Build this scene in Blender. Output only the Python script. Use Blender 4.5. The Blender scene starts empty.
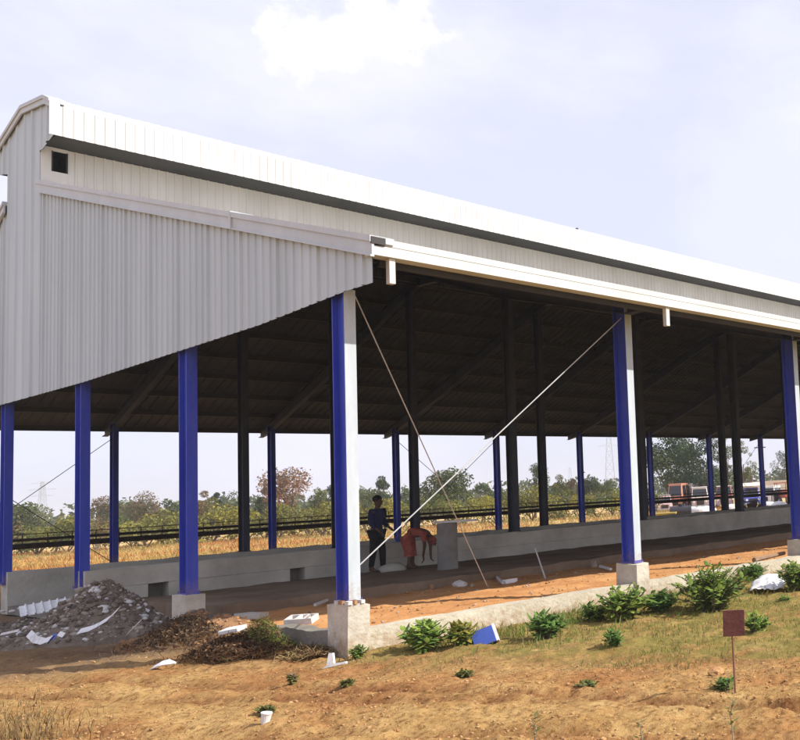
import bpy, bmesh, math, random
import numpy as np
from mathutils import Vector, Matrix, noise, Euler

random.seed(7)
rng = np.random.default_rng(11)
S = bpy.context.scene
COL = S.collection
PI = math.pi

# ------------------------------------------------------------------ camera
F_PX, YAW, PITCH, ROLL = 896.2296, 0.9616815, 0.0783516, -0.0594719
CAM = Vector((-5.71318, -11.31680, 1.70))
PPX, PPY = 400 + 426.345, 370 + 43.443
_fw = Vector((math.sin(YAW) * math.cos(PITCH), math.cos(YAW) * math.cos(PITCH), math.sin(PITCH)))
_r = Vector((math.cos(YAW), -math.sin(YAW), 0))
_u = _r.cross(_fw)
_c, _s = math.cos(ROLL), math.sin(ROLL)
RIGHT = _c * _r + _s * _u
UP = -_s * _r + _c * _u
cd = bpy.data.cameras.new('camera')
cam = bpy.data.objects.new('camera', cd)
COL.objects.link(cam)
M3 = Matrix((RIGHT, UP, -_fw)).transposed()
cam.matrix_world = Matrix.Translation(CAM) @ M3.to_4x4()
cd.sensor_fit = 'HORIZONTAL'
cd.sensor_width = 36
cd.lens = 36 * F_PX / 800
cd.shift_x = -(PPX - 400) / 800
cd.shift_y = (PPY - 370) / 800
cd.clip_start = 0.1
cd.clip_end = 9000
S.camera = cam


def ray(px, py):
    return RIGHT * ((px - PPX) / F_PX) + UP * ((PPY - py) / F_PX) + _fw


def on(px, py, axis, v):
    d = ray(px, py)
    t = (v - CAM[axis]) / d[axis]
    return CAM + d * t


def gz(px, py, z=0.0):
    return on(px, py, 2, z)


def hor(px):
    return 560.3 - 0.0596 * (px + 455.7)


def bearing(px, dist):
    d = ray(px, hor(px))
    d.z = 0
    d.normalize()
    return CAM + d * dist          # z = eye height


def height_at(px, py, dist):
    """world z of the point seen at px,py at the ground distance dist"""
    d = ray(px, py)
    h = math.hypot(d.x, d.y)
    return CAM.z + d.z / h * dist


# ------------------------------------------------------------------ materials
def mat(name, col, rough=0.8, col2=None, scale=3.0, bump=0.0, bscale=None, metal=0.0, detail=5, spec=0.3,
        streak=None, contrast=(0.35, 0.65), trans=0.0, obj_random=0.0):
    m = bpy.data.materials.new(name)
    m.use_nodes = True
    nt = m.node_tree
    b = nt.nodes['Principled BSDF']
    b.inputs['Roughness'].default_value = rough
    b.inputs['Metallic'].default_value = metal
    b.inputs['Specular IOR Level'].default_value = spec
    tc = nt.nodes.new('ShaderNodeTexCoord')
    src = tc.outputs['Object']
    if streak:
        mp = nt.nodes.new('ShaderNodeMapping')
        mp.inputs['Scale'].default_value = streak
        nt.links.new(src, mp.inputs['Vector'])
        src = mp.outputs['Vector']
    out = None
    if col2 is not None:
        n = nt.nodes.new('ShaderNodeTexNoise')
        n.inputs['Scale'].default_value = scale
        n.inputs['Detail'].default_value = detail
        n.inputs['Roughness'].default_value = 0.65
        nt.links.new(src, n.inputs['Vector'])
        r = nt.nodes.new('ShaderNodeValToRGB')
        r.color_ramp.elements[0].position = contrast[0]
        r.color_ramp.elements[1].position = contrast[1]
        r.color_ramp.elements[0].color = (*col, 1)
        r.color_ramp.elements[1].color = (*col2, 1)
        nt.links.new(n.outputs['Fac'], r.inputs['Fac'])
        out = r.outputs['Color']
        nt.links.new(out, b.inputs['Base Color'])
    else:
        b.inputs['Base Color'].default_value = (*col, 1)
    if obj_random and out is not None:
        oi = nt.nodes.new('ShaderNodeObjectInfo')
        hs = nt.nodes.new('ShaderNodeHueSaturation')
        mr = nt.nodes.new('ShaderNodeMapRange')
        mr.inputs['To Min'].default_value = 1 - obj_random
        mr.inputs['To Max'].default_value = 1 + obj_random
        nt.links.new(oi.outputs['Random'], mr.inputs['Value'])
        nt.links.new(mr.outputs['Result'], hs.inputs['Value'])
        nt.links.new(out, hs.inputs['Color'])
        out = hs.outputs['Color']
        nt.links.new(out, b.inputs['Base Color'])
    if bump:
        n2 = nt.nodes.new('ShaderNodeTexNoise')
        n2.inputs['Scale'].default_value = bscale or scale * 4
        n2.inputs['Detail'].default_value = 6
        bp = nt.nodes.new('ShaderNodeBump')
        bp.inputs['Strength'].default_value = bump
        bp.inputs['Distance'].default_value = 0.03
        nt.links.new(src, n2.inputs['Vector'])
        nt.links.new(n2.outputs['Fac'], bp.inputs['Height'])
        nt.links.new(bp.outputs['Normal'], b.inputs['Normal'])
    if trans:
        t = nt.nodes.new('ShaderNodeBsdfTranslucent')
        mx = nt.nodes.new('ShaderNodeMixShader')
        mx.inputs['Fac'].default_value = trans
        if out is not None:
            nt.links.new(out, t.inputs['Color'])
        else:
            t.inputs['Color'].default_value = (*col, 1)
        o = nt.nodes['Material Output']
        nt.links.new(b.outputs['BSDF'], mx.inputs[1])
        nt.links.new(t.outputs['BSDF'], mx.inputs[2])
        nt.links.new(mx.outputs['Shader'], o.inputs['Surface'])
    return m


M = {}
M['gable'] = mat('grey_white_sheet', (0.40, 0.46, 0.49), 0.5, (0.475, 0.535, 0.565), 0.8, 0, streak=(1, 2.2, 0.2), spec=0.4)
M['white_sheet'] = mat('white_sheet', (0.53, 0.525, 0.495), 0.5, (0.63, 0.625, 0.60), 0.9, 0, streak=(1, 1, 0.3))
M['trim'] = mat('sheet_trim', (0.44, 0.475, 0.49), 0.5, (0.51, 0.545, 0.56), 2.0)
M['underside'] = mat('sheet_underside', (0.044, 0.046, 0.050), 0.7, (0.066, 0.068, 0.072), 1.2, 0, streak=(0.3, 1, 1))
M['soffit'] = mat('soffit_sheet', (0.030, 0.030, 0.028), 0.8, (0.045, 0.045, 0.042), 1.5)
M['blue'] = mat('blue_paint', (0.028, 0.050, 0.40), 0.55, (0.060, 0.085, 0.42), 3.5, 0, streak=(1, 1, 0.3), spec=0.3, contrast=(0.42, 0.78))
M['flange_white'] = mat('pale_primer_paint', (0.40, 0.44, 0.47), 0.55, (0.49, 0.53, 0.56), 4.5, streak=(1, 1, 0.3))
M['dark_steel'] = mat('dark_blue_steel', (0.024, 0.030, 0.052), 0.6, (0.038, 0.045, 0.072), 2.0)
M['purlin'] = mat('purlin_steel', (0.030, 0.028, 0.028), 0.6, (0.042, 0.04, 0.04), 2.0)
M['rod'] = mat('pale_steel_rod', (0.42, 0.42, 0.41), 0.5, (0.52, 0.52, 0.51), 6.0)
M['concrete'] = mat('grey_concrete', (0.36, 0.34, 0.285), 0.95, (0.58, 0.55, 0.47), 1.1, 0.5, 14, contrast=(0.3, 0.7))
M['concrete_shaded'] = mat('shaded_concrete', (0.15, 0.135, 0.11), 0.95, (0.25, 0.225, 0.185), 1.8, 0.6, 12, contrast=(0.3, 0.7))  # darker copy of the grey concrete, with shade put into the colour
M['shaded_earth'] = mat('shaded_earth_slab', (0.17, 0.115, 0.075), 1.0, (0.26, 0.195, 0.135), 0.9, 0.7, 9, contrast=(0.35, 0.65), spec=0.05)  # soil brown darkened so the colour itself carries the shade indoors
M['drum'] = mat('drum_cement', (0.20, 0.19, 0.17), 0.9, (0.27, 0.255, 0.23), 3, 0.3, 20)
M['plaster'] = mat('cream_plaster', (0.40, 0.35, 0.255), 0.95, (0.56, 0.51, 0.40), 2.0, 0.5, 20, contrast=(0.3, 0.7))
M['plinth'] = mat('plinth_plaster', (0.40, 0.36, 0.29), 0.95, (0.60, 0.55, 0.45), 2.2, 0.5, 16, contrast=(0.3, 0.65))
M['soil'] = mat('red_soil', (0.44, 0.20, 0.075), 1.0, (0.58, 0.31, 0.13), 1.4, 0.9, 9, detail=8, spec=0.05)
M['rail'] = mat('rusty_dark_pipe', (0.022, 0.016, 0.012), 0.8, (0.045, 0.03, 0.022), 8)
M['scrap_white'] = mat('white_scrap', (0.46, 0.43, 0.38), 0.6, (0.74, 0.74, 0.73), 7, contrast=(0.30, 0.52))
M['scrap_dull'] = mat('dusty_white_scrap', (0.48, 0.46, 0.43), 0.8, (0.66, 0.64, 0.6), 9)
M['scrap_blue'] = mat('blue_board', (0.045, 0.08, 0.30), 0.6, (0.05, 0.095, 0.40), 7)
M['rubble'] = mat('grey_rubble', (0.13, 0.10, 0.075), 1.0, (0.25, 0.205, 0.16), 5, 1.0, 18, contrast=(0.3, 0.7), spec=0.05)
M['stone'] = mat('grey_stone', (0.21, 0.175, 0.135), 1.0, (0.40, 0.35, 0.29), 3, 0.6, 15, obj_random=0.2, spec=0.1)
M['brown_brush'] = mat('dry_brown_twigs', (0.035, 0.02, 0.012), 1.0, (0.11, 0.058, 0.03), 6, spec=0.05)
M['bark'] = mat('bark', (0.10, 0.075, 0.05), 1.0, (0.16, 0.12, 0.085), 8, 0.5)
M['bark_pale'] = mat('pale_bark', (0.25, 0.2, 0.15), 1.0, (0.34, 0.28, 0.21), 8, 0.5)
M['rust'] = mat('rusty_plate', (0.095, 0.032, 0.028), 0.75, (0.15, 0.055, 0.045), 9, 0.2, 30)
M['rust_rod'] = mat('rusty_rod', (0.16, 0.075, 0.05), 0.8, (0.22, 0.11, 0.07), 20)
M['rubber'] = mat('black_rubber', (0.02, 0.02, 0.02), 0.8)
M['glass_dark'] = mat('dark_window_glass', (0.02, 0.022, 0.025), 0.15, spec=0.6)
M['wood'] = mat('weathered_wood', (0.18, 0.11, 0.07), 0.9, (0.28, 0.18, 0.11), 4, 0.3, streak=(0.4, 4, 4))



def add_mud(m, z0, z1, amount=0.8):
    """dried splash mud clinging to the foot of a painted column"""
    nt = m.node_tree
    b = nt.nodes['Principled BSDF']
    lk = b.inputs['Base Color'].links[0]
    src = lk.from_socket
    g = nt.nodes.new('ShaderNodeNewGeometry')
    sp = nt.nodes.new('ShaderNodeSeparateXYZ')
    nt.links.new(g.outputs['Position'], sp.inputs[0])
    n = nt.nodes.new('ShaderNodeTexNoise')
    n.inputs['Scale'].default_value = 9
    n.inputs['Detail'].default_value = 7
    n.inputs['Roughness'].default_value = 0.7
    nt.links.new(g.outputs['Position'], n.inputs['Vector'])
    ad = nt.nodes.new('ShaderNodeMath')
    ad.operation = 'MULTIPLY_ADD'
    nt.links.new(n.outputs['Fac'], ad.inputs[0])
    ad.inputs[1].default_value = 1.1
    nt.links.new(sp.outputs['Z'], ad.inputs[2])
    r = nt.nodes.new('ShaderNodeMapRange')
    r.inputs['From Min'].default_value = z1 + 0.55
    r.inputs['From Max'].default_value = z0 + 0.55
    r.inputs['To Max'].default_value = amount
    nt.links.new(ad.outputs[0], r.inputs['Value'])
    mx = nt.nodes.new('ShaderNodeMixRGB')
    nt.links.new(r.outputs['Result'], mx.inputs['Fac'])
    nt.links.new(src, mx.inputs['Color1'])
    mx.inputs['Color2'].default_value = (0.30, 0.19, 0.10, 1)
    nt.links.new(mx.outputs['Color'], b.inputs['Base Color'])


add_mud(M['blue'], 0.58, 0.80, 0.35)
add_mud(M['flange_white'], 0.58, 0.78, 0.4)
add_mud(M['plinth'], 0.0, 0.28, 0.7)
add_mud(M['plaster'], 0.0, 0.16, 0.6)


def leafmat(name, a, b, sc=1.2, tr=0.25):
    return mat(name, a, 0.75, b, sc, 0, contrast=(0.3, 0.7), trans=tr, obj_random=0.18, spec=0.15)


M['leaf_green'] = leafmat('green_leaves', (0.055, 0.085, 0.025), (0.11, 0.145, 0.04))
M['leaf_dark'] = leafmat('dark_leaves', (0.028, 0.05, 0.026), (0.055, 0.085, 0.04))
M['leaf_olive'] = leafmat('olive_leaves', (0.11, 0.12, 0.035), (0.20, 0.19, 0.05))
M['leaf_yellow'] = leafmat('yellow_green_leaves', (0.20, 0.19, 0.035), (0.31, 0.27, 0.05))
M['leaf_brown'] = leafmat('brown_leaves', (0.15, 0.10, 0.06), (0.24, 0.155, 0.09))
M['leaf_red'] = leafmat('reddish_leaves', (0.17, 0.085, 0.05), (0.30, 0.15, 0.085))
M['leaf_grey'] = leafmat('grey_green_leaves', (0.09, 0.105, 0.055), (0.15, 0.16, 0.085))
M['leaf_bush'] = leafmat('bright_bush_leaves', (0.14, 0.25, 0.035), (0.40, 0.48, 0.11), 12.0, 0.45)
M['leaf_bush_dark'] = leafmat('deep_green_bush_leaves', (0.07, 0.15, 0.03), (0.18, 0.29, 0.07), 12.0, 0.35)


# ------------------------------------------------------------------ builders
def tag(o, label=None, cat=None, group=None, kind=None):
    if label: o['label'] = label
    if cat: o['category'] = cat
    if group: o['group'] = group
    if kind: o['kind'] = kind
    return o


def empty(name, loc=(0, 0, 0), rz=0.0, **k):
    o = bpy.data.objects.new(name, None)
    o.location = loc
    o.rotation_euler = (0, 0, rz)
    o.empty_display_size = 0.2
    COL.objects.link(o)
    return tag(o, **k)


class MB:
    def __init__(s):
        s.v, s.f, s.m = [], [], []

    def add(s, vs, fs, mi=0):
        n = len(s.v)
        s.v += [tuple(v) for v in vs]
        s.f += [tuple(i + n for i in f) for f in fs]
        s.m += [mi] * len(fs)
        return s

    def box(s, x0, x1, y0, y1, z0, z1, mi=0):
        vs = [(x, y, z) for z in (z0, z1) for y in (y0, y1) for x in (x0, x1)]
        return s.add(vs, [(0, 2, 3, 1), (4, 5, 7, 6), (0, 1, 5, 4), (2, 6, 7, 3), (0, 4, 6, 2), (1, 3, 7, 5)], mi)

    def hexa(s, vs, mi=0):   # bottom 4 ccw then top 4
        return s.add(vs, [(3, 2, 1, 0), (4, 5, 6, 7), (0, 1, 5, 4), (1, 2, 6, 5), (2, 3, 7, 6), (3, 0, 4, 7)], mi)

    def tube(s, p, q, r0, r1=None, n=8, mi=0, caps=True):
        p, q = Vector(p), Vector(q)
        r1 = r0 if r1 is None else r1
        d = (q - p).normalized()
        a = d.orthogonal().normalized()
        b = d.cross(a)
        vs = []
        for c, r in ((p, r0), (q, r1)):
            for i in range(n):
                t = 2 * PI * i / n
                vs.append(c + (a * math.cos(t) + b * math.sin(t)) * r)
        fs = [(i, (i + 1) % n, n + (i + 1) % n, n + i) for i in range(n)]
        if caps:
            fs += [tuple(range(n - 1, -1, -1)), tuple(range(n, 2 * n))]
        return s.add(vs, fs, mi)

    def path(s, pts, rs, n=6, mi=0):
        for i in range(len(pts) - 1):
            s.tube(pts[i], pts[i + 1], rs[i], rs[i + 1], n, mi)
        return s

    def prism_x(s, prof, x0, x1, mi=0):      # prof: list of (y,z) ccw seen from +x
        n = len(prof)
        vs = [(x0, y, z) for y, z in prof] + [(x1, y, z) for y, z in prof]
        fs = [(i, (i + 1) % n, n + (i + 1) % n, n + i) for i in range(n)]
        fs += [tuple(range(n - 1, -1, -1)), tuple(range(n, 2 * n))]
        return s.add(vs, fs, mi)

    def prism_y(s, prof, y0, y1, mi=0):      # prof: list of (x,z)
        n = len(prof)
        vs = [(x, y0, z) for x, z in prof] + [(x, y1, z) for x, z in prof]
        fs = [(i, (i + 1) % n, n + (i + 1) % n, n + i) for i in range(n)]
        fs += [tuple(range(n - 1, -1, -1)), tuple(range(n, 2 * n))]
        return s.add(vs, fs, mi)

    def ball(s, c, r, sc=(1, 1, 1), n=8, mi=0, jit=0.0):
        vs, fs = [], []
        m = max(4, n // 2 + 1)
        for j in range(m + 1):
            ph = PI * j / m
            for i in range(n):
                t = 2 * PI * i / n
                k = r * (1 + (random.uniform(-jit, jit) if jit else 0))
                vs.append((c[0] + k * sc[0] * math.sin(ph) * math.cos(t), c[1] + k * sc[1] * math.sin(ph) * math.sin(t),
                           c[2] + k * sc[2] * math.cos(ph)))
        for j in range(m):
            for i in range(n):
                fs.append((j * n + i, (j + 1) * n + i, (j + 1) * n + (i + 1) % n, j * n + (i + 1) % n))
        return s.add(vs, fs, mi)

    def build(s, name, mats, parent=None, smooth=False, fix=True, bevel=0.0):
        me = bpy.data.meshes.new(name)
        me.from_pydata(s.v, [], s.f)
        if not isinstance(mats, (list, tuple)): mats = [mats]
        for m in mats: me.materials.append(m)
        me.polygons.foreach_set('material_index', s.m)
        if fix:
            bm = bmesh.new()
            bm.from_mesh(me)
            bmesh.ops.remove_doubles(bm, verts=bm.verts, dist=1e-5)
            bmesh.ops.recalc_face_normals(bm, faces=bm.faces)
            bm.to_mesh(me)
            bm.free()
        if smooth:
            me.polygons.foreach_set('use_smooth', [True] * len(me.polygons))
        me.update()
        o = bpy.data.objects.new(name, me)
        COL.objects.link(o)
        if parent: o.parent = parent
        if bevel:
            bv = o.modifiers.new('bevel', 'BEVEL')
            bv.width = bevel
            bv.segments = 2
            bv.limit_method = 'ANGLE'
        return o


def np_mesh(name, verts, faces, mats, parent=None, mi=None, smooth=False):
    """verts (n,3); faces (m,k) with one k"""
    me = bpy.data.meshes.new(name)
    nv, (nf, k) = len(verts), faces.shape
    me.vertices.add(nv)
    me.vertices.foreach_set('co', np.asarray(verts, np.float32).ravel())
    me.loops.add(nf * k)
    me.loops.foreach_set('vertex_index', faces.astype(np.int32).ravel())
    me.polygons.add(nf)
    me.polygons.foreach_set('loop_start', np.arange(0, nf * k, k, dtype=np.int32))
    me.polygons.foreach_set('loop_total', np.full(nf, k, np.int32))
    if not isinstance(mats, (list, tuple)): mats = [mats]
    for m in mats: me.materials.append(m)
    if mi is not None: me.polygons.foreach_set('material_index', mi.astype(np.int32))
    me.update(calc_edges=True)
    if smooth: me.polygons.foreach_set('use_smooth', np.ones(nf, bool))
    o = bpy.data.objects.new(name, me)
    COL.objects.link(o)
    if parent: o.parent = parent
    return o


def copy_tree(o, parent=None):
    c = o.copy()
    COL.objects.link(c)
    c.parent = parent
    for ch in list(o.children):
        copy_tree(ch, c)
    return c


def fbm(x, y, z=0.0, o=4):
    return noise.fractal((x, y, z), 1.0, 2.0, o)


# ------------------------------------------------------------------ ground
TR = []
for (a_, b_) in (((0, 697), (800, 700)), ((0, 733), (800, 728)), ((0, 676), (420, 690))):
    A_, B_ = gz(*a_), gz(*b_)
    D_ = (B_ - A_).normalized()
    TR.append((A_.x, A_.y, -D_.y, D_.x, A_.x * -D_.y + A_.y * D_.x))


def rut(x, y):
    """shallow wheel tracks of the dirt way crossing the foreground"""
    q = 0.0
    for ax, ay, nx, ny, c in TR:
        d = x * nx + y * ny - c + 0.10 * fbm(x * 0.5, y * 0.5, c)
        q -= 0.055 * math.exp(-(d / 0.11) ** 2) - 0.022 * math.exp(-((abs(d) - 0.21) / 0.08) ** 2)
    return q


def ground_z(x, y):
    d = math.hypot(x - CAM.x, y - CAM.y)
    k = 1.0 if d < 16 else max(0.0, 1 - (d - 16) / 14)
    z = 0.0
    if k > 0:
        z += k * (0.045 * fbm(x * 0.55, y * 0.55) + 0.030 * fbm(x * 2.3, y * 2.3, 3.1) + 0.020 * fbm(x * 6.5, y * 6.5, 1.7, 3) + 0.014 * fbm(x * 17, y * 17, 4.7, 2))
        z += k * rut(x, y) * (0.7 + 0.5 * fbm(x * 1.5, y * 1.5, 9))
    if d > 60:
        z += 0.35 * fbm(x * 0.03, y * 0.03, 5.0, 3) * min(1, (d - 60) / 40)
    if x > -0.1 and -0.1 < y < 26 and x < 53:
        z = min(z, 0.0) - 0.06
    return z - 0.02


rs = [0.6]
while rs[-1] < 6000:
    r = rs[-1]
    rs.append(r * (1.0058 if 5 < r < 24 else 1.035))
ang0 = math.atan2(math.cos(YAW), math.sin(YAW))
ths = []
a = -PI
while a < PI:
    ths.append(a)
    a += math.radians(0.17) if -0.32 < a < 1.02 else math.radians(5)
nr, na = len(rs), len(ths)
V = np.zeros((nr * na + 1, 3))
for i, r in enumerate(rs):
    for j, t in enumerate(ths):
        x, y = CAM.x + r * math.cos(ang0 + t), CAM.y + r * math.sin(ang0 + t)
        V[i * na + j] = (x, y, ground_z(x, y))
V[-1] = (CAM.x, CAM.y, 0)
ii, jj = np.meshgrid(np.arange(nr - 1), np.arange(na), indexing='ij')
j2 = (jj + 1) % na
Fq = np.stack([ii * na + jj, (ii + 1) * na + jj, (ii + 1) * na + j2, ii * na + j2], -1).reshape(-1, 4)
gmat = bpy.data.materials.new('ground_soil_and_grass')
gmat.use_nodes = True


def ground_material(m):
    nt = m.node_tree
    b = nt.nodes['Principled BSDF']
    b.inputs['Roughness'].default_value = 1.0
    b.inputs['Specular IOR Level'].default_value = 0.05
    N = nt.nodes.new
    L = nt.links.new
    geo = N('ShaderNodeNewGeometry')
    pos = geo.outputs['Position']

    def nz(scale, detail=6, rough=0.6, off=0.0):
        n = N('ShaderNodeTexNoise')
        n.inputs['Scale'].default_value = scale
        n.inputs['Detail'].default_value = detail
        n.inputs['Roughness'].default_value = rough
        if off:
            mp = N('ShaderNodeMapping')
            mp.inputs['Location'].default_value = (off, off * 2, 0)
            L(pos, mp.inputs['Vector'])
            L(mp.outputs['Vector'], n.inputs['Vector'])
        else:
            L(pos, n.inputs['Vector'])
        return n.outputs['Fac']

    def ramp(fac, stops):
        r = N('ShaderNodeValToRGB')
        while len(r.color_ramp.elements) < len(stops):
            r.color_ramp.elements.new(0.5)
        for e, (p, c) in zip(r.color_ramp.elements, stops):
            e.position = p
            e.color = (*c, 1)
        L(fac, r.inputs['Fac'])
        return r.outputs['Color']

    def math_(op, a, b_=None, c=None):
        n = N('ShaderNodeMath')
        n.operation = op
        for i, v in enumerate((a, b_, c)):
            if v is None: continue
            if isinstance(v, (int, float)): n.inputs[i].default_value = v
            else: L(v, n.inputs[i])
        return n.outputs[0]

    def smooth(v, lo, hi):
        n = N('ShaderNodeMapRange')
        n.interpolation_type = 'SMOOTHSTEP'
        n.inputs['From Min'].default_value = lo
        n.inputs['From Max'].default_value = hi
        L(v, n.inputs['Value'])
        return n.outputs['Result']

    def mix(f, a, c):
        n = N('ShaderNodeMixRGB')
        if isinstance(f, float): n.inputs['Fac'].default_value = f
        else: L(f, n.inputs['Fac'])
        L(a, n.inputs['Color1'])
        if isinstance(c, tuple): n.inputs['Color2'].default_value = (*c, 1)
        else: L(c, n.inputs['Color2'])
        return n.outputs['Color']

    sep = N('ShaderNodeSeparateXYZ')
    L(pos, sep.inputs[0])
    X, Y = sep.outputs['X'], sep.outputs['Y']
    soil = ramp(nz(1.1, 8, 0.7), [(0.28, (0.30, 0.16, 0.055)), (0.48, (0.45, 0.275, 0.105)), (0.70, (0.58, 0.39, 0.165))])
    reddish = ramp(nz(0.7, 5, 0.6, 13.0), [(0.3, (0.30, 0.13, 0.05)), (0.7, (0.47, 0.25, 0.095))])
    soil = mix(smooth(nz(0.45, 6, 0.7, 4.0), 0.44, 0.62), soil, reddish)
    warp = math_('MULTIPLY', math_('SUBTRACT', nz(0.7, 4, 0.6, 17.0), 0.5), 0.5)
    for ax, ay, nx, ny, c_ in TR:
        dd_ = math_('ADD', math_('SUBTRACT', math_('ADD', math_('MULTIPLY', X, nx), math_('MULTIPLY', Y, ny)), c_), warp)
        k_ = smooth(math_('ABSOLUTE', dd_), 0.22, 0.02)
        k_ = math_('MULTIPLY', k_, smooth(nz(1.7, 6, 0.7, 27.0), 0.38, 0.60))
        soil = mix(math_('MULTIPLY', k_, 0.75), soil, (0.235, 0.105, 0.042))
    fine = ramp(nz(16, 5, 0.7, 7.0), [(0.34, (0.40, 0.33, 0.27)), (0.50, (0.9, 0.88, 0.86)), (0.62, (1.0, 1.0, 1.0))])
    mm = N('ShaderNodeMixRGB')
    mm.blend_type = 'MULTIPLY'
    mm.inputs['Fac'].default_value = 0.95
    L(soil, mm.inputs['Color1'])
    L(fine, mm.inputs['Color2'])
    soil = mm.outputs['Color']
    # darker grey-brown earth at the shed's open end, by the rubble
    g1 = math_('MULTIPLY', smooth(Y, 1.6, 3.4), smooth(math_('ADD', X, math_('MULTIPLY', nz(0.9, 4, 0.6, 2.0), 2.0)), -3.0, 0.2))
    g1 = math_('MULTIPLY', g1, smooth(math_('MULTIPLY', Y, -1), -24, -14))
    earth = ramp(nz(4, 7, 0.7, 3.0), [(0.3, (0.13, 0.10, 0.07)), (0.7, (0.27, 0.19, 0.12))])
    soil = mix(math_('MULTIPLY', g1, 0.85), soil, earth)
    # weedy verge in front of the kerb
    edge = math_('ADD', math_('ADD', X, 0.15), math_('MULTIPLY', math_('ADD', Y, 2.0), 0.30))
    edge = math_('ADD', edge, math_('MULTIPLY', math_('SUBTRACT', nz(0.9, 6, 0.65, 21.0), 0.5), 3.2))
    gm = math_('MULTIPLY', smooth(edge, -0.2, 1.2), smooth(math_('MULTIPLY', Y, -1), -0.3, 0.4))
    gm = math_('MULTIPLY', gm, smooth(nz(2.2, 7, 0.7, 33.0), 0.32, 0.56))
    grass = ramp(nz(3.0, 7, 0.75, 8.0), [(0.28, (0.09, 0.085, 0.025)), (0.5, (0.20, 0.175, 0.045)), (0.72, (0.33, 0.27, 0.085))])
    bd = math_('MULTIPLY', smooth(math_('ABSOLUTE', math_('SUBTRACT', edge, 0.5)), 1.1, 0.1), smooth(nz(3.0, 7, 0.75, 41.0), 0.40, 0.62))
    soil = mix(math_('MULTIPLY', bd, 0.6), soil, (0.20, 0.115, 0.055))
    c = mix(math_('MULTIPLY', gm, 0.85), soil, grass)
    # dry field beyond the shed
    dist = N('ShaderNodeVectorMath')
    dist.operation = 'DISTANCE'
    L(pos, dist.inputs[0])
    dist.inputs[1].default_value = CAM
    far = smooth(dist.outputs['Value'], 30, 42)
    field = ramp(nz(0.22, 8, 0.75, 5.0), [(0.30, (0.36, 0.18, 0.06)), (0.45, (0.50, 0.30, 0.12)), (0.56, (0.62, 0.45, 0.22)), (0.72, (0.42, 0.36, 0.12))])
    c = mix(far, c, field)
    vfar = smooth(dist.outputs['Value'], 105, 180)
    fieldg = ramp(nz(0.05, 8, 0.75, 15.0), [(0.35, (0.22, 0.22, 0.06)), (0.6, (0.36, 0.30, 0.10))])
    c = mix(vfar, c, fieldg)
    L(c, b.inputs['Base Color'])
    bp = N('ShaderNodeBump')
    bp.inputs['Strength'].default_value = 0.9
    bp.inputs['Distance'].default_value = 0.05
    L(math_('ADD', nz(9, 8, 0.75, 1.0), math_('MULTIPLY', nz(34, 4, 0.6, 6.0), 0.35)), bp.inputs['Height'])
    L(bp.outputs['Normal'], b.inputs['Normal'])


ground_material(gmat)
ground = np_mesh('ground', V, Fq, gmat, smooth=True)
tag(ground, 'open tan dirt ground in front of the shed, running out to a dry field', 'ground', kind='structure')

# ------------------------------------------------------------------ shed dimensions
B, G = 4.7, 4.862
NB = 11
XE = NB * B + 0.3
ROWS = (0.0, 2 * G, 3 * G, 23.95)
MON0, MON1 = 12.1, 14.36


def roof_z(y):          # top of the main roof's sheets
    if y <= MON0: return 4.97 + (y + 0.9) * (8.88 - 4.97) / 13.0
    if y >= MON1: return 8.95 - (y - MON1) * (8.95 - 4.95) / (25.2 - MON1)
    return 8.9


shed = empty('open_shed', (0, 0, 0), label='long open-sided steel shed with grey gable cladding, white roof and blue columns', cat='shed')


# columns: I-sections, web facing the gable
def column_mb(z0, z1, D=0.30, Fw=0.15, t=0.022, pale=True):
    m = MB()
    m.box(0, Fw, -0.002, t, z0, z1, 0)
    m.box(0, Fw, D - t, D, z0, z1, 0)
    m.box(Fw / 2 - 0.008, Fw / 2 + 0.008, t, D - t, z0, z1, 0)
    if pale:   # pale flange face
        m.box(0.002, Fw - 0.002, -0.006, -0.002, z0 + 0.02, z1, 1)
    # base plate and bolts
    m.box(-0.022, Fw + 0.022, -0.022, D + 0.022, z0 - 0.02, z0, 0)
    for bx in (-0.010, Fw + 0.010):
        for by in (-0.010, D + 0.010):
            m.tube((bx, by, z0), (bx, by, z0 + 0.035), 0.008, n=6)
    return m


def under(y):
    return roof_z(y) - 0.30


for k in range(6):
    y = k * G if k < 5 else 23.95
    z1 = 4.52 if k == 0 else roof_z(y) - 0.32
    c = column_mb(0.60, z1).build('column', [M['blue'], M['flange_white'] if k == 0 else M['blue']], shed)
    c.location = (0, y, 0)
protos = []
for ri, y in enumerate(ROWS):
    zb = (0.60, 0.90, 0.84, 0.45)[ri]
    z1 = under(y + 0.15) - 0.05
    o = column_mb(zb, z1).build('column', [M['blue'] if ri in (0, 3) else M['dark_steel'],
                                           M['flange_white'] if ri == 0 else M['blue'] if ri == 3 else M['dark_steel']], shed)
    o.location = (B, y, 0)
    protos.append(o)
for i in range(2, NB + 1):
    for o in protos:
        c = o.copy()
        COL.objects.link(c)
        c.parent = shed
        c.location = (i * B, o.location.y, 0)


# rafters: tapered I-beams, deep at the eave
def rafter_mb(pts, Fw=0.15):
    """pts: list of (y, ztop, depth) along the slope"""
    m = MB()
    for (ya, za, da), (yb, zb, db) in zip(pts[:-1], pts[1:]):
        a, bq = 0.067, 0.083
        def strip(x0, x1, t0a, t1a, t0b, t1b):
            m.hexa([(x0, ya, za - t1a), (x1, ya, za - t1a), (x1, yb, zb - t1b), (x0, yb, zb - t1b),
                    (x0, ya, za - t0a), (x1, ya, za - t0a), (x1, yb, zb - t0b), (x0, yb, zb - t0b)])
        strip(0, Fw, 0, 0.02, 0, 0.02)
        strip(0, Fw, da - 0.02, da, db - 0.02, db)
        strip(a, bq, 0.02, da - 0.02, 0.02, db - 0.02)
    return m


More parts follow.
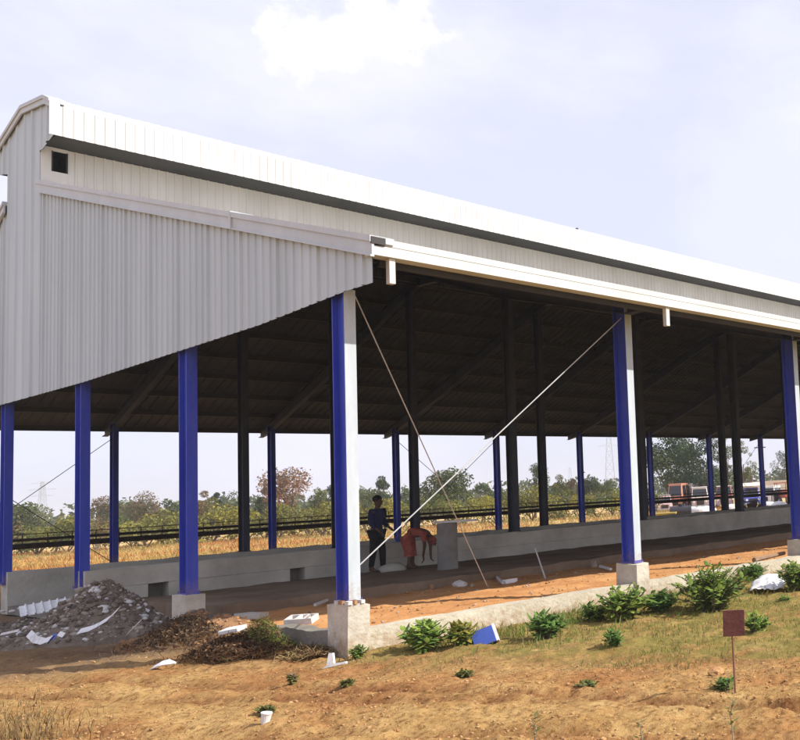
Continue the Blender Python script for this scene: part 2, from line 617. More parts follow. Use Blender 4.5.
def rt(y): return roof_z(y) - 0.17


near_r = [(-0.55, rt(-0.55), 0.12), (0.0, rt(0.0), 0.30), (3.2, rt(3.2), 0.46), (2 * G, rt(2 * G), 0.34), (MON0 + 0.1, rt(MON0), 0.30)]
far_r = [(MON1 - 0.1, rt(MON1), 0.30), (3 * G + 0.15, rt(3 * G + 0.15), 0.34), (20.6, rt(20.6), 0.44), (24.3, rt(24.3), 0.36), (24.95, rt(24.95), 0.22)]
mon_r = [(11.32, 10.28, 0.10), (11.62, 10.48, 0.16), (13.17, 10.70, 0.2), (14.9, 10.32, 0.12)]
tie = [(MON0 + 0.1, rt(MON0), 0.30), (MON1 - 0.1, rt(MON1), 0.30)]
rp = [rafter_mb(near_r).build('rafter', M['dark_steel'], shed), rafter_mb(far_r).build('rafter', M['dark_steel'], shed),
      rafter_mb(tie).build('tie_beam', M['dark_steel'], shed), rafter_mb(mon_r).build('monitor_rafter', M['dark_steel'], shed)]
for y in (MON0 + 0.08, MON1 - 0.2):
    rp.append(MB().box(0.0, 0.12, y, y + 0.12, 8.5, 10.45 - (0.0 if y < 13 else 0.12)).build('monitor_post', M['dark_steel'], shed))
for i in range(1, NB + 1):
    for o in rp:
        c = o.copy()
        COL.objects.link(c)
        c.parent = shed
        c.location = (i * B, 0, 0)

# purlins (C-sections along the shed)
ys = [-0.45, 0.95, 2.35, 3.75, 5.15, 6.55, 7.95, 9.35, 10.75, 11.9, 14.7, 15.9, 17.2, 18.5, 19.8, 21.1, 22.4, 23.7, 24.95]
for y in ys:
    sl = 0.3 if y < 13 else -0.37
    z = roof_z(y) - 0.055
    m = MB()
    m.hexa([(0.0, y, z - 0.16), (XE, y, z - 0.16), (XE, y + 0.008, z - 0.16), (0.0, y + 0.008, z - 0.16),
            (0.0, y, z), (XE, y, z), (XE, y + 0.008, z), (0.0, y + 0.008, z)])
    m.hexa([(0.0, y + 0.008, z - 0.16), (XE, y + 0.008, z - 0.16), (XE, y + 0.07, z - 0.16), (0.0, y + 0.07, z - 0.16),
            (0.0, y + 0.008, z - 0.152), (XE, y + 0.008, z - 0.152), (XE, y + 0.07, z - 0.152), (0.0, y + 0.07, z - 0.152)])
    m.build('purlin', M['purlin'], shed)


# corrugated sheets
def corr(u0, u1, pitch=0.25, h=0.03):
    """trapezoid profile along u -> list of (u, offset)"""
    out = []
    u = u0
    while u < u1 - 1e-6:
        for du, o in ((0, 0), (pitch * 0.70, 0), (pitch * 0.78, h), (pitch * 0.92, h)):
            if u + du <= u1: out.append((u + du, o))
        u += pitch
    out.append((u1, 0))
    return out


def roof_sheet(name, sec, x0, x1, pitch=0.28, h=0.035, th=0.012, mats=None):
    """sec: list of (y,z, ny,nz) section down the slope; ribs run down the slope"""
    prof = corr(x0, x1, pitch, h)
    m = MB()
    n, k = len(prof), len(sec)
    vs = []
    for side in (0, 1):
        for (x, o) in prof:
            for (y, z, ny, nz_) in sec:
                d = o - (th if side else 0)
                vs.append((x, y + ny * d, z + nz_ * d))
    f0, f1 = [], []
    for a in range(n - 1):
        for b in range(k - 1):
            i0 = a * k + b
            f0.append((i0, i0 + 1, i0 + k + 1, i0 + k))
            i1 = n * k + i0
            f1.append((i1, i1 + k, i1 + k + 1, i1 + 1))
    m.add(vs, f0, 0)
    m.f += f1
    m.m += [1] * len(f1)
    rim = []
    for a in range(n - 1):
        for b in (0, k - 1):
            i0 = a * k + b
            rim.append((i0, i0 + k, n * k + i0 + k, n * k + i0))
    m.f += rim
    m.m += [0] * len(rim)
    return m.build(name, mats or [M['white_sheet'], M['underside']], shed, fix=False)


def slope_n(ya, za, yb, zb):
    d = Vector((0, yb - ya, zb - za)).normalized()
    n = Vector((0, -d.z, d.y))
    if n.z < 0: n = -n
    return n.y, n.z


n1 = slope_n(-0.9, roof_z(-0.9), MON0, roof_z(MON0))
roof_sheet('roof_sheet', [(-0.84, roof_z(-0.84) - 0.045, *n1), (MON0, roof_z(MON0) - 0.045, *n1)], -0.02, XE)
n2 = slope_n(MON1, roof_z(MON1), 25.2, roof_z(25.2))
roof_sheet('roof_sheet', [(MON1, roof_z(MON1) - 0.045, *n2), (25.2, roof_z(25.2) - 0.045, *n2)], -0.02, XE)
# raised ridge monitor: its fascia, its curved-over top, its walls
FY0, FY1 = 11.25, 15.0
sec = [(FY0, 9.66, -1, 0), (FY0, 10.27, -1, 0), (FY0 + 0.10, 10.40, -0.6, 0.8), (11.66, 10.545, -0.3, 0.95), (13.17, 10.77, 0, 1),
       (14.88, 10.42, 0.25, 0.97), (FY1, 10.33, 1, 0.3), (FY1, 9.76, 1, 0)]
roof_sheet('monitor_roof', sec, -0.036, XE, 0.175, 0.013)
MB().box(-0.13, 0.04, 11.205, 11.222, 9.645, 10.345).build('corner_flashing', M['trim'], shed)
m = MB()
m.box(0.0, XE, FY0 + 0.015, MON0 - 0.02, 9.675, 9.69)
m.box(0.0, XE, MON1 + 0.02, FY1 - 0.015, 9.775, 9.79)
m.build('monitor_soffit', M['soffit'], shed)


def wall_sheet(name, y, z0, z1, x0, x1, ny, mats, pitch=0.165, h=0.022):
    prof = corr(x0, x1, pitch, h)
    m = MB()
    vs = []
    for side in (0, 1):
        for x, o in prof:
            for z in (z0, z1):
                vs.append((x, y + ny * (o - (0.01 if side else 0)), z))
    n = len(prof)
    fs = []
    for a in range(n - 1):
        i = a * 2
        fs.append((i, i + 2, i + 3, i + 1))
        j = 2 * n + i
        fs.append((j, j + 1, j + 3, j + 2))
    m.add(vs, fs)
    m.m = [q % 2 for q in range(len(fs))]
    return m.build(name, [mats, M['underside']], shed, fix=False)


wall_sheet('monitor_wall', MON0, 8.60, 9.67, 0.40, XE, -1, M['white_sheet'])
wall_sheet('monitor_wall', MON1, 8.60, 9.77, 0.0, XE, 1, M['white_sheet'])
m = MB()
m.box(-0.045, 0.13, MON0 - 0.02, MON0 + 0.01, 8.60, 9.67)
m.box(0.13, 0.40, MON0 - 0.02, MON0 + 0.01, 8.60, 9.16)
m.box(0.13, 0.40, MON0 - 0.02, MON0 + 0.01, 9.60, 9.67)
m.build('end_panel', M['white_sheet'], shed)
m = MB()
m.box(0.13, 0.15, MON0 - 0.03, MON0 + 0.05, 9.16, 9.60)
m.box(0.38, 0.40, MON0 - 0.03, MON0 + 0.05, 9.16, 9.60)
m.build('opening_frame', M['purlin'], shed)
# ridge cap
m = MB()
m.hexa([(-0.02, 12.95, 10.77), (XE, 12.95, 10.77), (XE, 13.17, 10.815), (-0.02, 13.17, 10.815),
        (-0.02, 12.95, 10.785), (XE, 12.95, 10.785), (XE, 13.17, 10.83), (-0.02, 13.17, 10.83)])
m.hexa([(-0.02, 13.17, 10.815), (XE, 13.17, 10.815), (XE, 13.42, 10.75), (-0.02, 13.42, 10.75),
        (-0.02, 13.17, 10.83), (XE, 13.17, 10.83), (XE, 13.42, 10.765), (-0.02, 13.42, 10.765)])
m.build('ridge_cap', M['white_sheet'], shed)

# gable cladding, traced in the plane of the end frame
bot = [(-0.80, 4.45), (-0.14, 4.455), (2.2, 4.385), (9.4, 4.40), (14.75, 4.50), (25.1, 4.46)]


def interp(t, pts):
    if t <= pts[0][0]: return pts[0][1]
    for (a, va), (b, vb) in zip(pts[:-1], pts[1:]):
        if t <= b: return va + (vb - va) * (t - a) / (b - a)
    return pts[-1][1]


mtop = [(11.20, 10.33), (11.30, 10.40), (11.64, 10.55), (13.17, 10.78), (14.90, 10.42), (15.02, 10.36)]


def clad(m, y0, y1, fb, ft, pitch=0.225, h=0.019, x=-0.05, extra=()):
    prof = [(y, o * (1.75 if int((y - y0) / pitch) % 5 == 0 else 1.0)) for y, o in corr(y0, y1, pitch, h)]
    n = len(prof)
    vs = []
    for side in (0, 1):
        for y, o in prof:
            xx = x - o + (0.01 if side else 0)
            vs += [(xx, y, fb(y)), (xx, y, ft(y))]
    f0, f1 = [], []
    for a in range(n - 1):
        i = a * 2
        f0.append((i, i + 1, i + 3, i + 2))
        j = 2 * n + i
        f1.append((j, j + 2, j + 3, j + 1))
        f1.append((i, i + 2, j + 2, j))
    m.add(vs, f0, 0)
    k = len(m.v) - len(vs)
    m.f += [tuple(q + k for q in f) for f in f1]
    m.m += [1] * len(f1)


m = MB()
fb = lambda y: interp(y, bot)
clad(m, -0.80, MON0, fb, lambda y: roof_z(y) - 0.06)
clad(m, MON0, MON1, fb, lambda y: interp(y, mtop) - 0.03, pitch=0.565)
clad(m, MON1, 25.1, fb, lambda y: roof_z(y) - 0.06)
clad(m, 11.22, MON0, lambda y: 9.66 - 0.14 * (y - 11.22) / 0.88, lambda y: interp(y, mtop) - 0.03, pitch=0.44)
clad(m, MON1, 15.0, lambda y: 9.62 + 0.14 * (y - MON1) / 0.64, lambda y: interp(y, mtop) - 0.03, pitch=0.32)
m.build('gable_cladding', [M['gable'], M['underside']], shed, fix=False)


# verge flashings
def flashing(pts, dz0, dz1, x0, x1, name='verge_flashing', mt='trim'):
    m = MB()
    for (ya, za), (yb, zb) in zip(pts[:-1], pts[1:]):
        m.hexa([(x0, ya, za + dz0), (x1, ya, za + dz0), (x1, yb, zb + dz0), (x0, yb, zb + dz0),
                (x0, ya, za + dz1), (x1, ya, za + dz1), (x1, yb, zb + dz1), (x0, yb, zb + dz1)])
    return m.build(name, M[mt], shed)


nearv = [(-0.92, roof_z(-0.92)), (MON0, roof_z(MON0))]
farv = [(MON1, roof_z(MON1)), (25.22, roof_z(25.22))]
for v in (nearv, farv):
    flashing(v, -0.20, -0.045, -0.118, -0.088)
    flashing(v, -0.045, 0.035, -0.140, 0.16)
    flashing(v, -0.225, -0.20, -0.135, -0.088)
mv = [(11.225, 10.355)] + mtop[1:]
flashing(mv, -0.15, -0.04, -0.118, -0.088)
flashing(mv, -0.04, 0.035, -0.140, 0.14)
# lap joints in the near flashing
m = MB()
for y in (2.9,):
    z = roof_z(y)
    m.hexa([(-0.146, y - 0.02, z - 0.225), (0.165, y - 0.02, z - 0.225), (0.165, y + 0.03, z - 0.21), (-0.146, y + 0.03, z - 0.21),
            (-0.146, y - 0.02, z + 0.042), (0.165, y - 0.02, z + 0.042), (0.165, y + 0.03, z + 0.052), (-0.146, y + 0.03, z + 0.052)])
m.build('flashing_lap', M['trim'], shed)
# tie hooks on the monitor top
for px, py in ((423, 194), (577, 229)):
    p = on(px, py, 1, 11.5)
    MB().box(p.x - 0.03, p.x + 0.03, 11.47, 11.53, 10.45, p.z + 0.03).build('roof_hook', M['purlin'], shed)

# gutter with folded lip
gut = MB()
gut.prism_x([(-0.90, 4.90), (-0.90, 4.985), (-0.885, 4.985), (-0.885, 4.915), (-0.70, 4.915), (-0.70, 4.90)], 0.0, XE)
gut.prism_x([(-0.895, 4.775), (-0.895, 4.897), (-0.70, 4.897), (-0.70, 4.775)], 0.06, XE)
g_o = gut.build('gutter', M['white_sheet'], shed)
m = MB()
m.box(-0.10, 0.055, -0.905, -0.72, 4.77, 4.885)
m.build('gutter_end', M['trim'], g_o)
MB().box(-0.125, 0.05, -0.93, -0.905, 4.90, 4.985).build('flashing_hollow_shade', M['purlin'], shed)  # solid dark box painted as the shaded hollow of the open flashing
m = MB()
m.box(0.1, XE, -0.69, -0.62, 4.70, 4.80)
m.build('eave_angle', M['purlin'], shed)
stub = MB().box(0.0, 0.075, -0.86, -0.78, 4.46, 4.772).build('downpipe_stub', M['white_sheet'], g_o)
stub.location = (0.13, 0, 0)
for i in range(1, NB + 1):
    c = stub.copy()
    COL.objects.link(c)
    c.parent = g_o
    c.location = (0.13 + i * B, 0, 0)


# brace rods
def rod(p, q, r=0.016, mt='rod', name='brace_rod'):
    m = MB().tube(p, q, r, n=6)
    d = (Vector(q) - Vector(p)).normalized()
    a = Vector(p) + d * ((Vector(q) - Vector(p)).length * 0.42)
    return m.build(name, M[mt], shed)


rod((0.18, 0.1, 1.02), (4.72, 0.1, 4.72), 0.009)
g0 = gz(489, 588, 0.15)
rod((0.16, 0.02, 4.45), (g0.x, g0.y, 0.12), 0.008, name='guy_wire')
fy = 24.1
for i in (0, 3, 7):
    rod((i * B + 0.1, fy, 0.55), ((i + 1) * B + 0.05, fy, 4.55), 0.011, 'purlin')
    rod((i * B + 0.1, fy + 0.03, 4.55), ((i + 1) * B + 0.05, fy + 0.03, 0.55), 0.011, 'purlin')


# ------------------------------------------------------------------ plinths, kerbs, walls, floor
def rough_box(x0, x1, y0, y1, z0, z1, step=0.12, amp=0.012, seed=0.0, topamp=None):
    bm = bmesh.new()
    bmesh.ops.create_cube(bm, size=1)
    for v in bm.verts:
        v.co = Vector((x0 + (v.co.x + 0.5) * (x1 - x0), y0 + (v.co.y + 0.5) * (y1 - y0), z0 + (v.co.z + 0.5) * (z1 - z0)))
    for ax, (a, b) in enumerate(((x0, x1), (y0, y1), (z0, z1))):
        n = max(1, int((b - a) / step))
        for i in range(1, n):
            co = [0, 0, 0]
            no = [0, 0, 0]
            co[ax] = a + (b - a) * i / n
            no[ax] = 1
            bmesh.ops.bisect_plane(bm, geom=bm.verts[:] + bm.edges[:] + bm.faces[:], plane_co=co, plane_no=no)
    ta = amp if topamp is None else topamp
    for v in bm.verts:
        p = v.co * 2.2 + Vector((seed, seed, seed))
        q = v.co * 7 + Vector((seed, 2, seed))
        top = v.co.z > z1 - 1e-4
        v.co += Vector((amp * noise.noise(p), amp * noise.noise(p + Vector((9, 0, 0))),
                        (ta if top else 0) * (noise.noise(p + Vector((0, 9, 0))) + 0.6 * noise.noise(q))))
    return bm


def bm_obj(name, bm, mats, parent=None, smooth=False):
    me = bpy.data.meshes.new(name)
    bmesh.ops.recalc_face_normals(bm, faces=bm.faces)
    bm.to_mesh(me)
    bm.free()
    if not isinstance(mats, (list, tuple)): mats = [mats]
    for q in mats: me.materials.append(q)
    if smooth: me.polygons.foreach_set('use_smooth', [True] * len(me.polygons))
    o = bpy.data.objects.new(name, me)
    COL.objects.link(o)
    if parent: o.parent = parent
    return o


# plinths carry the columns: parts of the shed
for k in range(5):
    if k in (2, 3): continue
    y = k * G
    o = bm_obj('plinth', rough_box(-0.07, 0.20, y - 0.12, y + 0.38, -0.1, 0.575, 0.1, 0.012, k * 3.1, 0.03), M['plinth'], shed)
for i in range(1, NB + 1):
    bm_obj('plinth', rough_box(i * B - 0.07, i * B + 0.20, -0.12, 0.38, -0.1, 0.575, 0.1, 0.012, i * 1.7, 0.03), M['plinth'], shed)
for i in range(0, NB + 1):
    MB().box(i * B - 0.08, i * B + 0.24, 23.87, 24.35, -0.1, 0.43).build('plinth', M['concrete'], shed)

# near kerb between the plinths: one low wall along the edge of the floor
kerb = empty('kerb_wall', (0, 0, 0), label='low cream plastered kerb wall along the sunny edge of the shed floor', cat='kerb wall')
for i in range(NB):
    x0, x1 = i * B + 0.205, (i + 1) * B - 0.075
    bm_obj('kerb_segment', rough_box(x0, x1, -0.06, 0.20, -0.12, 0.25, 0.11, 0.010, i * 5.3, 0.016), M['plaster'], kerb)
o = bm_obj('end_kerb_wall', rough_box(-0.055, 0.16, 0.385, 2.05, -0.12, 0.235, 0.11, 0.02, 4.4, 0.035), M['concrete_shaded'])  # dark tone paints in the shade of the side turned from the sun
tag(o, 'short broken kerb wall across the shed end, coloured dark for shade, beside the nearest plinth', 'kerb wall')

# soil floor (sunlit strip) and standing behind it, its earth coloured dark for shade
bmf = bmesh.new()
xs = [0.17 + 0.09 * i for i in range(0, 140)] + [12.9 + 0.5 * i for i in range(0, 80)]
yy = [0.20 + 0.09 * i for i in range(0, 58)]
grid = [[bmf.verts.new((x, y, 0.135 + 0.03 * fbm(x * 0.9, y * 0.9, 2) + 0.018 * fbm(x * 4, y * 4, 7) + 0.012 * fbm(x * 11, y * 11, 3, 2)
                        - 0.05 * math.exp(-((y - 0.2) / 0.2) ** 2))) for y in yy] for x in xs]
for a in range(len(xs) - 1):
    for b in range(len(yy) - 1):
        bmf.faces.new((grid[a][b], grid[a + 1][b], grid[a + 1][b + 1], grid[a][b + 1]))
o = bm_obj('shed_floor', bmf, M['soil'], smooth=True)
tag(o, 'reddish bare soil floor inside the near edge of the shed', 'floor', kind='structure')
o = bm_obj('raised_standing', rough_box(0.65, XE, 5.25, 9.58, -0.05, 0.30, 0.35, 0.02, 8.8, 0.035), M['shaded_earth'])
tag(o, 'low earth-covered standing in front of the trough wall, coloured dark for the shade inside the shed', 'earth platform', kind='structure')
# trough wall on the first inner column row with two drain recesses
tw = MB()
d1a, d1b = 1.02, 1.36
p = on(290, 580, 1, 9.6)
q = on(305, 580, 1, 9.6)
d2a, d2b = p.x, q.x
tw = empty('trough_wall', (0, 0, 0), label='grey concrete trough wall with dark drain recesses under the inner columns', cat='wall')
bm_obj('wall_top', rough_box(0.05, XE, 9.60, 10.06, 0.56, 0.905, 0.25, 0.014, 3.0, 0.02), M['concrete'], tw)
segs = [(0.05, d1a), (d1b, d2a), (d2b, XE)]
for a, b in segs:
    bm_obj('wall_foot', rough_box(a, b, 9.603, 9.9, -0.05, 0.555, 0.25, 0.012, a + 1, 0.0), M['concrete'], tw)
MB().box(d1a - 0.1, d2b + 0.1, 9.905, 10.05, -0.05, 0.55).build('wall_back', M['concrete_shaded'], tw)  # back of the recesses coloured darker, as the shade inside them
o = bm_obj('rear_trough_wall', rough_box(0.05, XE, 14.45, 14.95, -0.05, 0.845, 0.3, 0.02, 6.0, 0.03), M['concrete'])
tag(o, 'second concrete wall farther back, carrying the second row of inner columns', 'wall')
o = MB().box(0.05, XE, 10.07, 14.44, -0.05, 0.12).build('feed_passage', M['concrete_shaded'])
tag(o, 'sunken dark feed passage between the two concrete walls', 'passage', kind='structure')

# pipe railing along the far row
rl = empty('pipe_railing', (0, 24.3, 0), label='dark rusty pipe railing running along the far row of columns', cat='railing')
for z, r in ((1.26, 0.085), (1.45, 0.045), (1.62, 0.012)):
    MB().tube((-2.0, 0.12, z), (XE, 0.12, z), r, n=10).build('rail', M['rail'], rl, smooth=False)
po = MB().tube((0, 0.12, 1.26), (0, 0.12, 1.64), 0.014, n=6).build('post', M['rail'], rl)
po.location.x = -1.6
for i in range(1, 88):
    c = po.copy()
    COL.objects.link(c)
    c.parent = rl
    c.location.x = -1.6 + i * 0.6

# ------------------------------------------------------------------ foliage
def leaf_cloud(name, centres, radii, n, size, mats, parent=None, elong=1.6, squash=0.9, weights=None, shell=0.5):
    """n folded leaf clumps scattered through blobs"""
    C_ = np.array(centres, float)
    R_ = np.array(radii, float)
    w = R_.prod(1) if R_.ndim == 2 else R_ ** 2
    if R_.ndim == 1: R_ = np.stack([R_, R_, R_ * squash], 1)
    w = w / w.sum()
    idx = rng.choice(len(C_), n, p=w)
    d = rng.normal(size=(n, 3))
    d /= np.linalg.norm(d, axis=1)[:, None]
    r = rng.uniform(0, 1, n) ** (1 / 3 if shell < 0.5 else 0.22)
    p = C_[idx] + d * r[:, None] * R_[idx] * rng.uniform(0.85, 1.12, (n, 1))
    s = size * rng.uniform(0.6, 1.4, n)
    a = rng.normal(size=(n, 3)) + d * 0.6
    a /= np.linalg.norm(a, axis=1)[:, None]
    b = np.cross(a, rng.normal(size=(n, 3)))
    b /= np.linalg.norm(b, axis=1)[:, None]
    nn = np.cross(a, b)
    a = a * (s * elong)[:, None]
    b = b * s[:, None]
    nn = nn * (s * 0.25)[:, None]
    v = np.stack([p - a * 0.5, p + b * 0.5 + nn, p + a * 0.5, p - b * 0.5 + nn], 1).reshape(-1, 3)
    f = np.arange(n * 4).reshape(n, 4)
    k = len(mats) if isinstance(mats, (list, tuple)) else 1
    mi = None
    if k > 1:
        blob_m = rng.integers(0, k, len(C_))
        mi = np.where(rng.uniform(size=n) < 0.7, blob_m[idx], rng.integers(0, k, n))
    return np_mesh(name, v, f, mats, parent, mi)


def make_tree(px, ytop, wpx, dist, mats, label, name='tree', n=1500, bare=0.25, group='trees in the field behind the shed', bark='bark',
              leaf=None, ybot=None, nb=9, cat='tree'):
    base = bearing(px, dist)
    base.z = ground_z(base.x, base.y)
    H = height_at(px, ytop, dist) - base.z
    W = wpx / F_PX * dist * 1.12
    R = W / 2 * 1.15
    n = int(n * 1.9)
    t = empty(name, base, random.uniform(0, 6), label=label, cat=cat, group=group)
    cb = H * bare
    cz, hz = (H + cb) / 2, (H - cb) / 2
    cs, rr = [], []
    for i in range(nb):
        th = random.uniform(0, 2 * PI)
        u = random.uniform(-0.75, 0.8)
        k = math.sqrt(max(0, 1 - u * u)) * random.uniform(0.3, 0.72)
        r = R * random.uniform(0.30, 0.52)
        cs.append((R * k * math.cos(th), R * k * math.sin(th), cz + hz * u * 0.8))
        rr.append(min(r, hz * 0.6 + 0.1))
    cs.append((0, 0, H - rr[0] * 0.9))
    rr.append(R * 0.34)
    tr = MB()
    lean = random.uniform(-0.06, 0.06) * H
    r0 = max(0.08, H * 0.026)
    tr.path([(0, 0, -0.1), (lean * 0.4, 0.02, cb * 0.6), (lean, 0, cb * 1.1 + 0.2), (lean * 0.8, 0.05, cz)], [r0, r0 * 0.8, r0 * 0.65, r0 * 0.3], 7)
    for c, r in list(zip(cs, rr))[:7]:
        mid = (c[0] * 0.45 + lean, c[1] * 0.45, (cb * 0.8 + c[2]) / 2)
        tr.path([(lean * 0.8, 0, cb * 0.8), mid, c], [r0 * 0.5, r0 * 0.32, r0 * 0.1], 5)
    tr.build('trunk', M[bark], t, smooth=True)
    leaf_cloud('crown', cs, rr, n, leaf or max(0.09, W * 0.026), [M[q] for q in mats], t)
    return t


T = make_tree
# from left to right behind the shed
T(28, 500, 27, 90, ['leaf_green', 'leaf_grey'], 'small round green tree seen between the two leftmost blue columns', n=1500, bare=0.3)
T(99, 494, 24, 105, ['leaf_brown', 'leaf_grey'], 'brownish tree just left of the leftmost dark far column', n=1300)
T(118, 503, 14, 125, ['leaf_olive'], 'thin olive tree beside the leftmost dark far column')
T(146, 492, 27, 110, ['leaf_brown', 'leaf_grey'], 'grey brown rounded tree between the leftmost dark column and the wide blue column', n=1500)
T(132, 499, 18, 120, ['leaf_grey'], 'grey green tree half hidden by the brown rounded tree')
T(167, 497, 17, 112, ['leaf_dark', 'leaf_green'], 'small dark green tree left of the wide blue column')
T(178, 500, 14, 118, ['leaf_olive', 'leaf_green'], 'olive tree touching the left side of the wide blue column')
T(204, 489, 15, 104, ['leaf_olive', 'leaf_brown'], 'tall olive brown tree just right of the wide blue column')
T(217, 492, 11, 112, ['leaf_dark'], 'narrow dark green tree second right of the wide blue column')
T(234, 489, 22, 108, ['leaf_green', 'leaf_grey'], 'green tree left of the dark inner column nearest the left', n=1400)
T(261, 497, 14, 110, ['leaf_green', 'leaf_dark'], 'green tree between two close dark columns, left of the reddish tree')
T(268, 484, 13, 103, ['leaf_dark', 'leaf_grey'], 'dark slender tree at the left flank of the reddish tree')
T(291, 464, 44, 98, ['leaf_red', 'leaf_brown'], 'tall open reddish brown tree left of the nearest blue column', n=1300, bare=0.3, nb=12)
T(318, 487, 16, 108, ['leaf_green', 'leaf_olive'], 'green tree between the reddish tree and the nearest blue column')
T(332, 485, 14, 116, ['leaf_grey', 'leaf_dark'], 'grey green tree touching the nearest blue column')
T(364, 488, 18, 112, ['leaf_grey', 'leaf_green'], 'grey green tree left of the standing worker')
T(382, 476, 17, 106, ['leaf_grey', 'leaf_dark'], 'tall slender grey green tree behind the standing worker')
T(406, 489, 16, 110, ['leaf_grey', 'leaf_green'], 'small grey tree between two dark columns right of the standing worker')
T(445, 470, 48, 96, ['leaf_green', 'leaf_grey', 'leaf_olive'], 'broad rounded green tree behind the crossing of the pale rods', n=2600, bare=0.18, nb=14)
T(484, 482, 15, 105, ['leaf_dark', 'leaf_green'], 'small dark tree right of the broad rounded green tree')
T(500, 486, 13, 110, ['leaf_grey', 'leaf_green'], 'small grey green tree between the two middle columns')
T(535, 463, 21, 102, ['leaf_dark', 'leaf_grey'], 'tall dark tree with a flat bushy top right of the greenish inner column', n=1500, bare=0.45)
T(560, 474, 18, 108, ['leaf_green', 'leaf_olive'], 'light green tree right of the tall dark flat-topped tree')
T(574, 479, 13, 114, ['leaf_brown', 'leaf_grey'], 'brownish thin tree touching a blue far column at centre right')
T(590, 476, 20, 110, ['leaf_dark', 'leaf_green'], 'dark green rounded tree left of the lattice tower')
T(608, 480, 18, 118, ['leaf_grey', 'leaf_green'], 'grey green tree at the foot of the lattice tower')
T(672, 425, 50, 100, ['leaf_dark', 'leaf_green'], 'large green tree behind the orange fronted truck', n=3600, bare=0.12, nb=16)
T(702, 424, 38, 96, ['leaf_dark'], 'large very dark tree right of the large green tree behind the trucks', n=3400, bare=0.1, nb=16)
T(725, 432, 24, 104, ['leaf_green', 'leaf_olive'], 'tall olive green tree behind the brownish red jeep', n=1600, bare=0.15)
T(744, 440, 14, 112, ['leaf_olive', 'leaf_green'], 'narrow yellowish green tree left of the hill field', n=900, bare=0.2)
T(752, 452, 10, 130, ['leaf_green'], 'thin sparse green tree against the bright sky by the hill field', n=350, bare=0.3)
T(782, 448, 24, 150, ['leaf_grey', 'leaf_dark'], 'round dark tree on top of the hill field', n=1300, bare=0.15)


def make_shrub(px, ytop, wpx, dist, mats, label, n=900):
    base = bearing(px, dist)
    base.z = ground_z(base.x, base.y)
    H = max(0.7, height_at(px, ytop, dist) - base.z)
    W = wpx / F_PX * dist
    t = empty('shrub', base, random.uniform(0, 6), label=label, cat='shrub', group='wild shrubs along the edge of the field')
    cs, rr = [], []
    for i in range(7):
        th = random.uniform(0, 2 * PI)
        cs.append((W * 0.33 * math.cos(th), W * 0.33 * math.sin(th), H * random.uniform(0.25, 0.75)))
        rr.append(min(W * 0.28, H * 0.4))
    m = MB()
    for c in cs[:5]:
        m.path([(0, 0, -0.05), (c[0] * 0.5, c[1] * 0.5, c[2] * 0.6), c], [0.05, 0.035, 0.012], 5)
    m.build('stem', M['bark'], t)
    leaf_cloud('foliage', cs, rr, n, max(0.10, W * 0.042), [M[q] for q in mats], t)


kinds = [(['leaf_yellow', 'leaf_olive'], 'yellow green'), (['leaf_olive'], 'olive'), (['leaf_olive', 'leaf_green'], 'dull green'),
         (['leaf_yellow'], 'yellowish'), (['leaf_olive', 'leaf_brown'], 'brown tinged')]
wild = []
px = 8
while px < 655:
    wild.append(px)
    px += random.uniform(13, 19)
cols_ref = [(0, 'left of the second blue column'), (80, 'near the leftmost dark far column'), (130, 'left of the wide blue column'),
            (195, 'right of the wide blue column'), (265, 'below the reddish tree'), (355, 'behind the two workers'),
            (430, 'below the broad rounded green tree'), (500, 'right of the greenish inner column'), (580, 'below the lattice tower')]
seen = {}
for n_, px in enumerate(wild):
    mats, w = random.choice(kinds)
    ref = [r for a, r in cols_ref if px >= a][-1]
    d = random.uniform(78, 92)
    wd = random.uniform(24, 38)
    tp = hor(px) - random.uniform(8, 19)
    key = (w, ref)
    seen[key] = seen.get(key, 0) + 1
    size = ('', 'second ', 'third ', 'fourth ')[seen[key] - 1]
    lab = f"{size}{w} wild shrub from the left, {ref}" if size else f"{w} wild shrub in the field {ref}"
    make_shrub(px, tp, wd, d, mats, lab)

# far wood that reads as one mass on the horizon
cs, rr = [], []
for i in range(190):
    px = -140 + i * 5.6
    d = random.uniform(210, 280)
    p = bearing(px, d)
    h = random.uniform(3.0, 7.5)
    cs.append((p.x, p.y, h * 0.5))
    rr.append((random.uniform(2.5, 4.5), random.uniform(2.5, 4.5), h * 0.55))
o = leaf_cloud('far_wood', cs, rr, 26000, 0.65, [M['leaf_grey'], M['leaf_olive'], M['leaf_green']])
tag(o, 'distant wood forming a low grey green line along the horizon', 'wood', kind='stuff')

# dry grass of the field behind the shed (bumps of straw)
n = 48000
dd = 40 + 55 * rng.uniform(0, 1, n) ** 1.3
aa = rng.uniform(-20, 830, n)
P = np.array([bearing(a_, d_) for a_, d_ in zip(aa, dd)])
P[:, 2] = 0.0
hh = rng.uniform(0.08, 0.30, n)
ww = rng.uniform(0.012, 0.04, n)
th = rng.uniform(0, PI, n)
dx = np.stack([np.cos(th) * ww, np.sin(th) * ww, np.zeros(n)], 1)
tip = np.stack([rng.normal(0, 0.12, n), rng.normal(0, 0.12, n), hh], 1)
v = np.stack([P - dx, P + dx, P + tip], 1).reshape(-1, 3)
M['straw'] = mat('dry_straw', (0.36, 0.205, 0.065), 1.0, (0.54, 0.355, 0.13), 0.25, trans=0.2, spec=0.05)
M['blade_dull'] = mat('dull_olive_grass', (0.20, 0.18, 0.06), 1.0, (0.32, 0.28, 0.10), 0.4, trans=0.2, spec=0.05)
M['straw_red'] = mat('rust_dry_weeds', (0.27, 0.11, 0.035), 1.0, (0.40, 0.19, 0.065), 0.4, trans=0.2, spec=0.05)
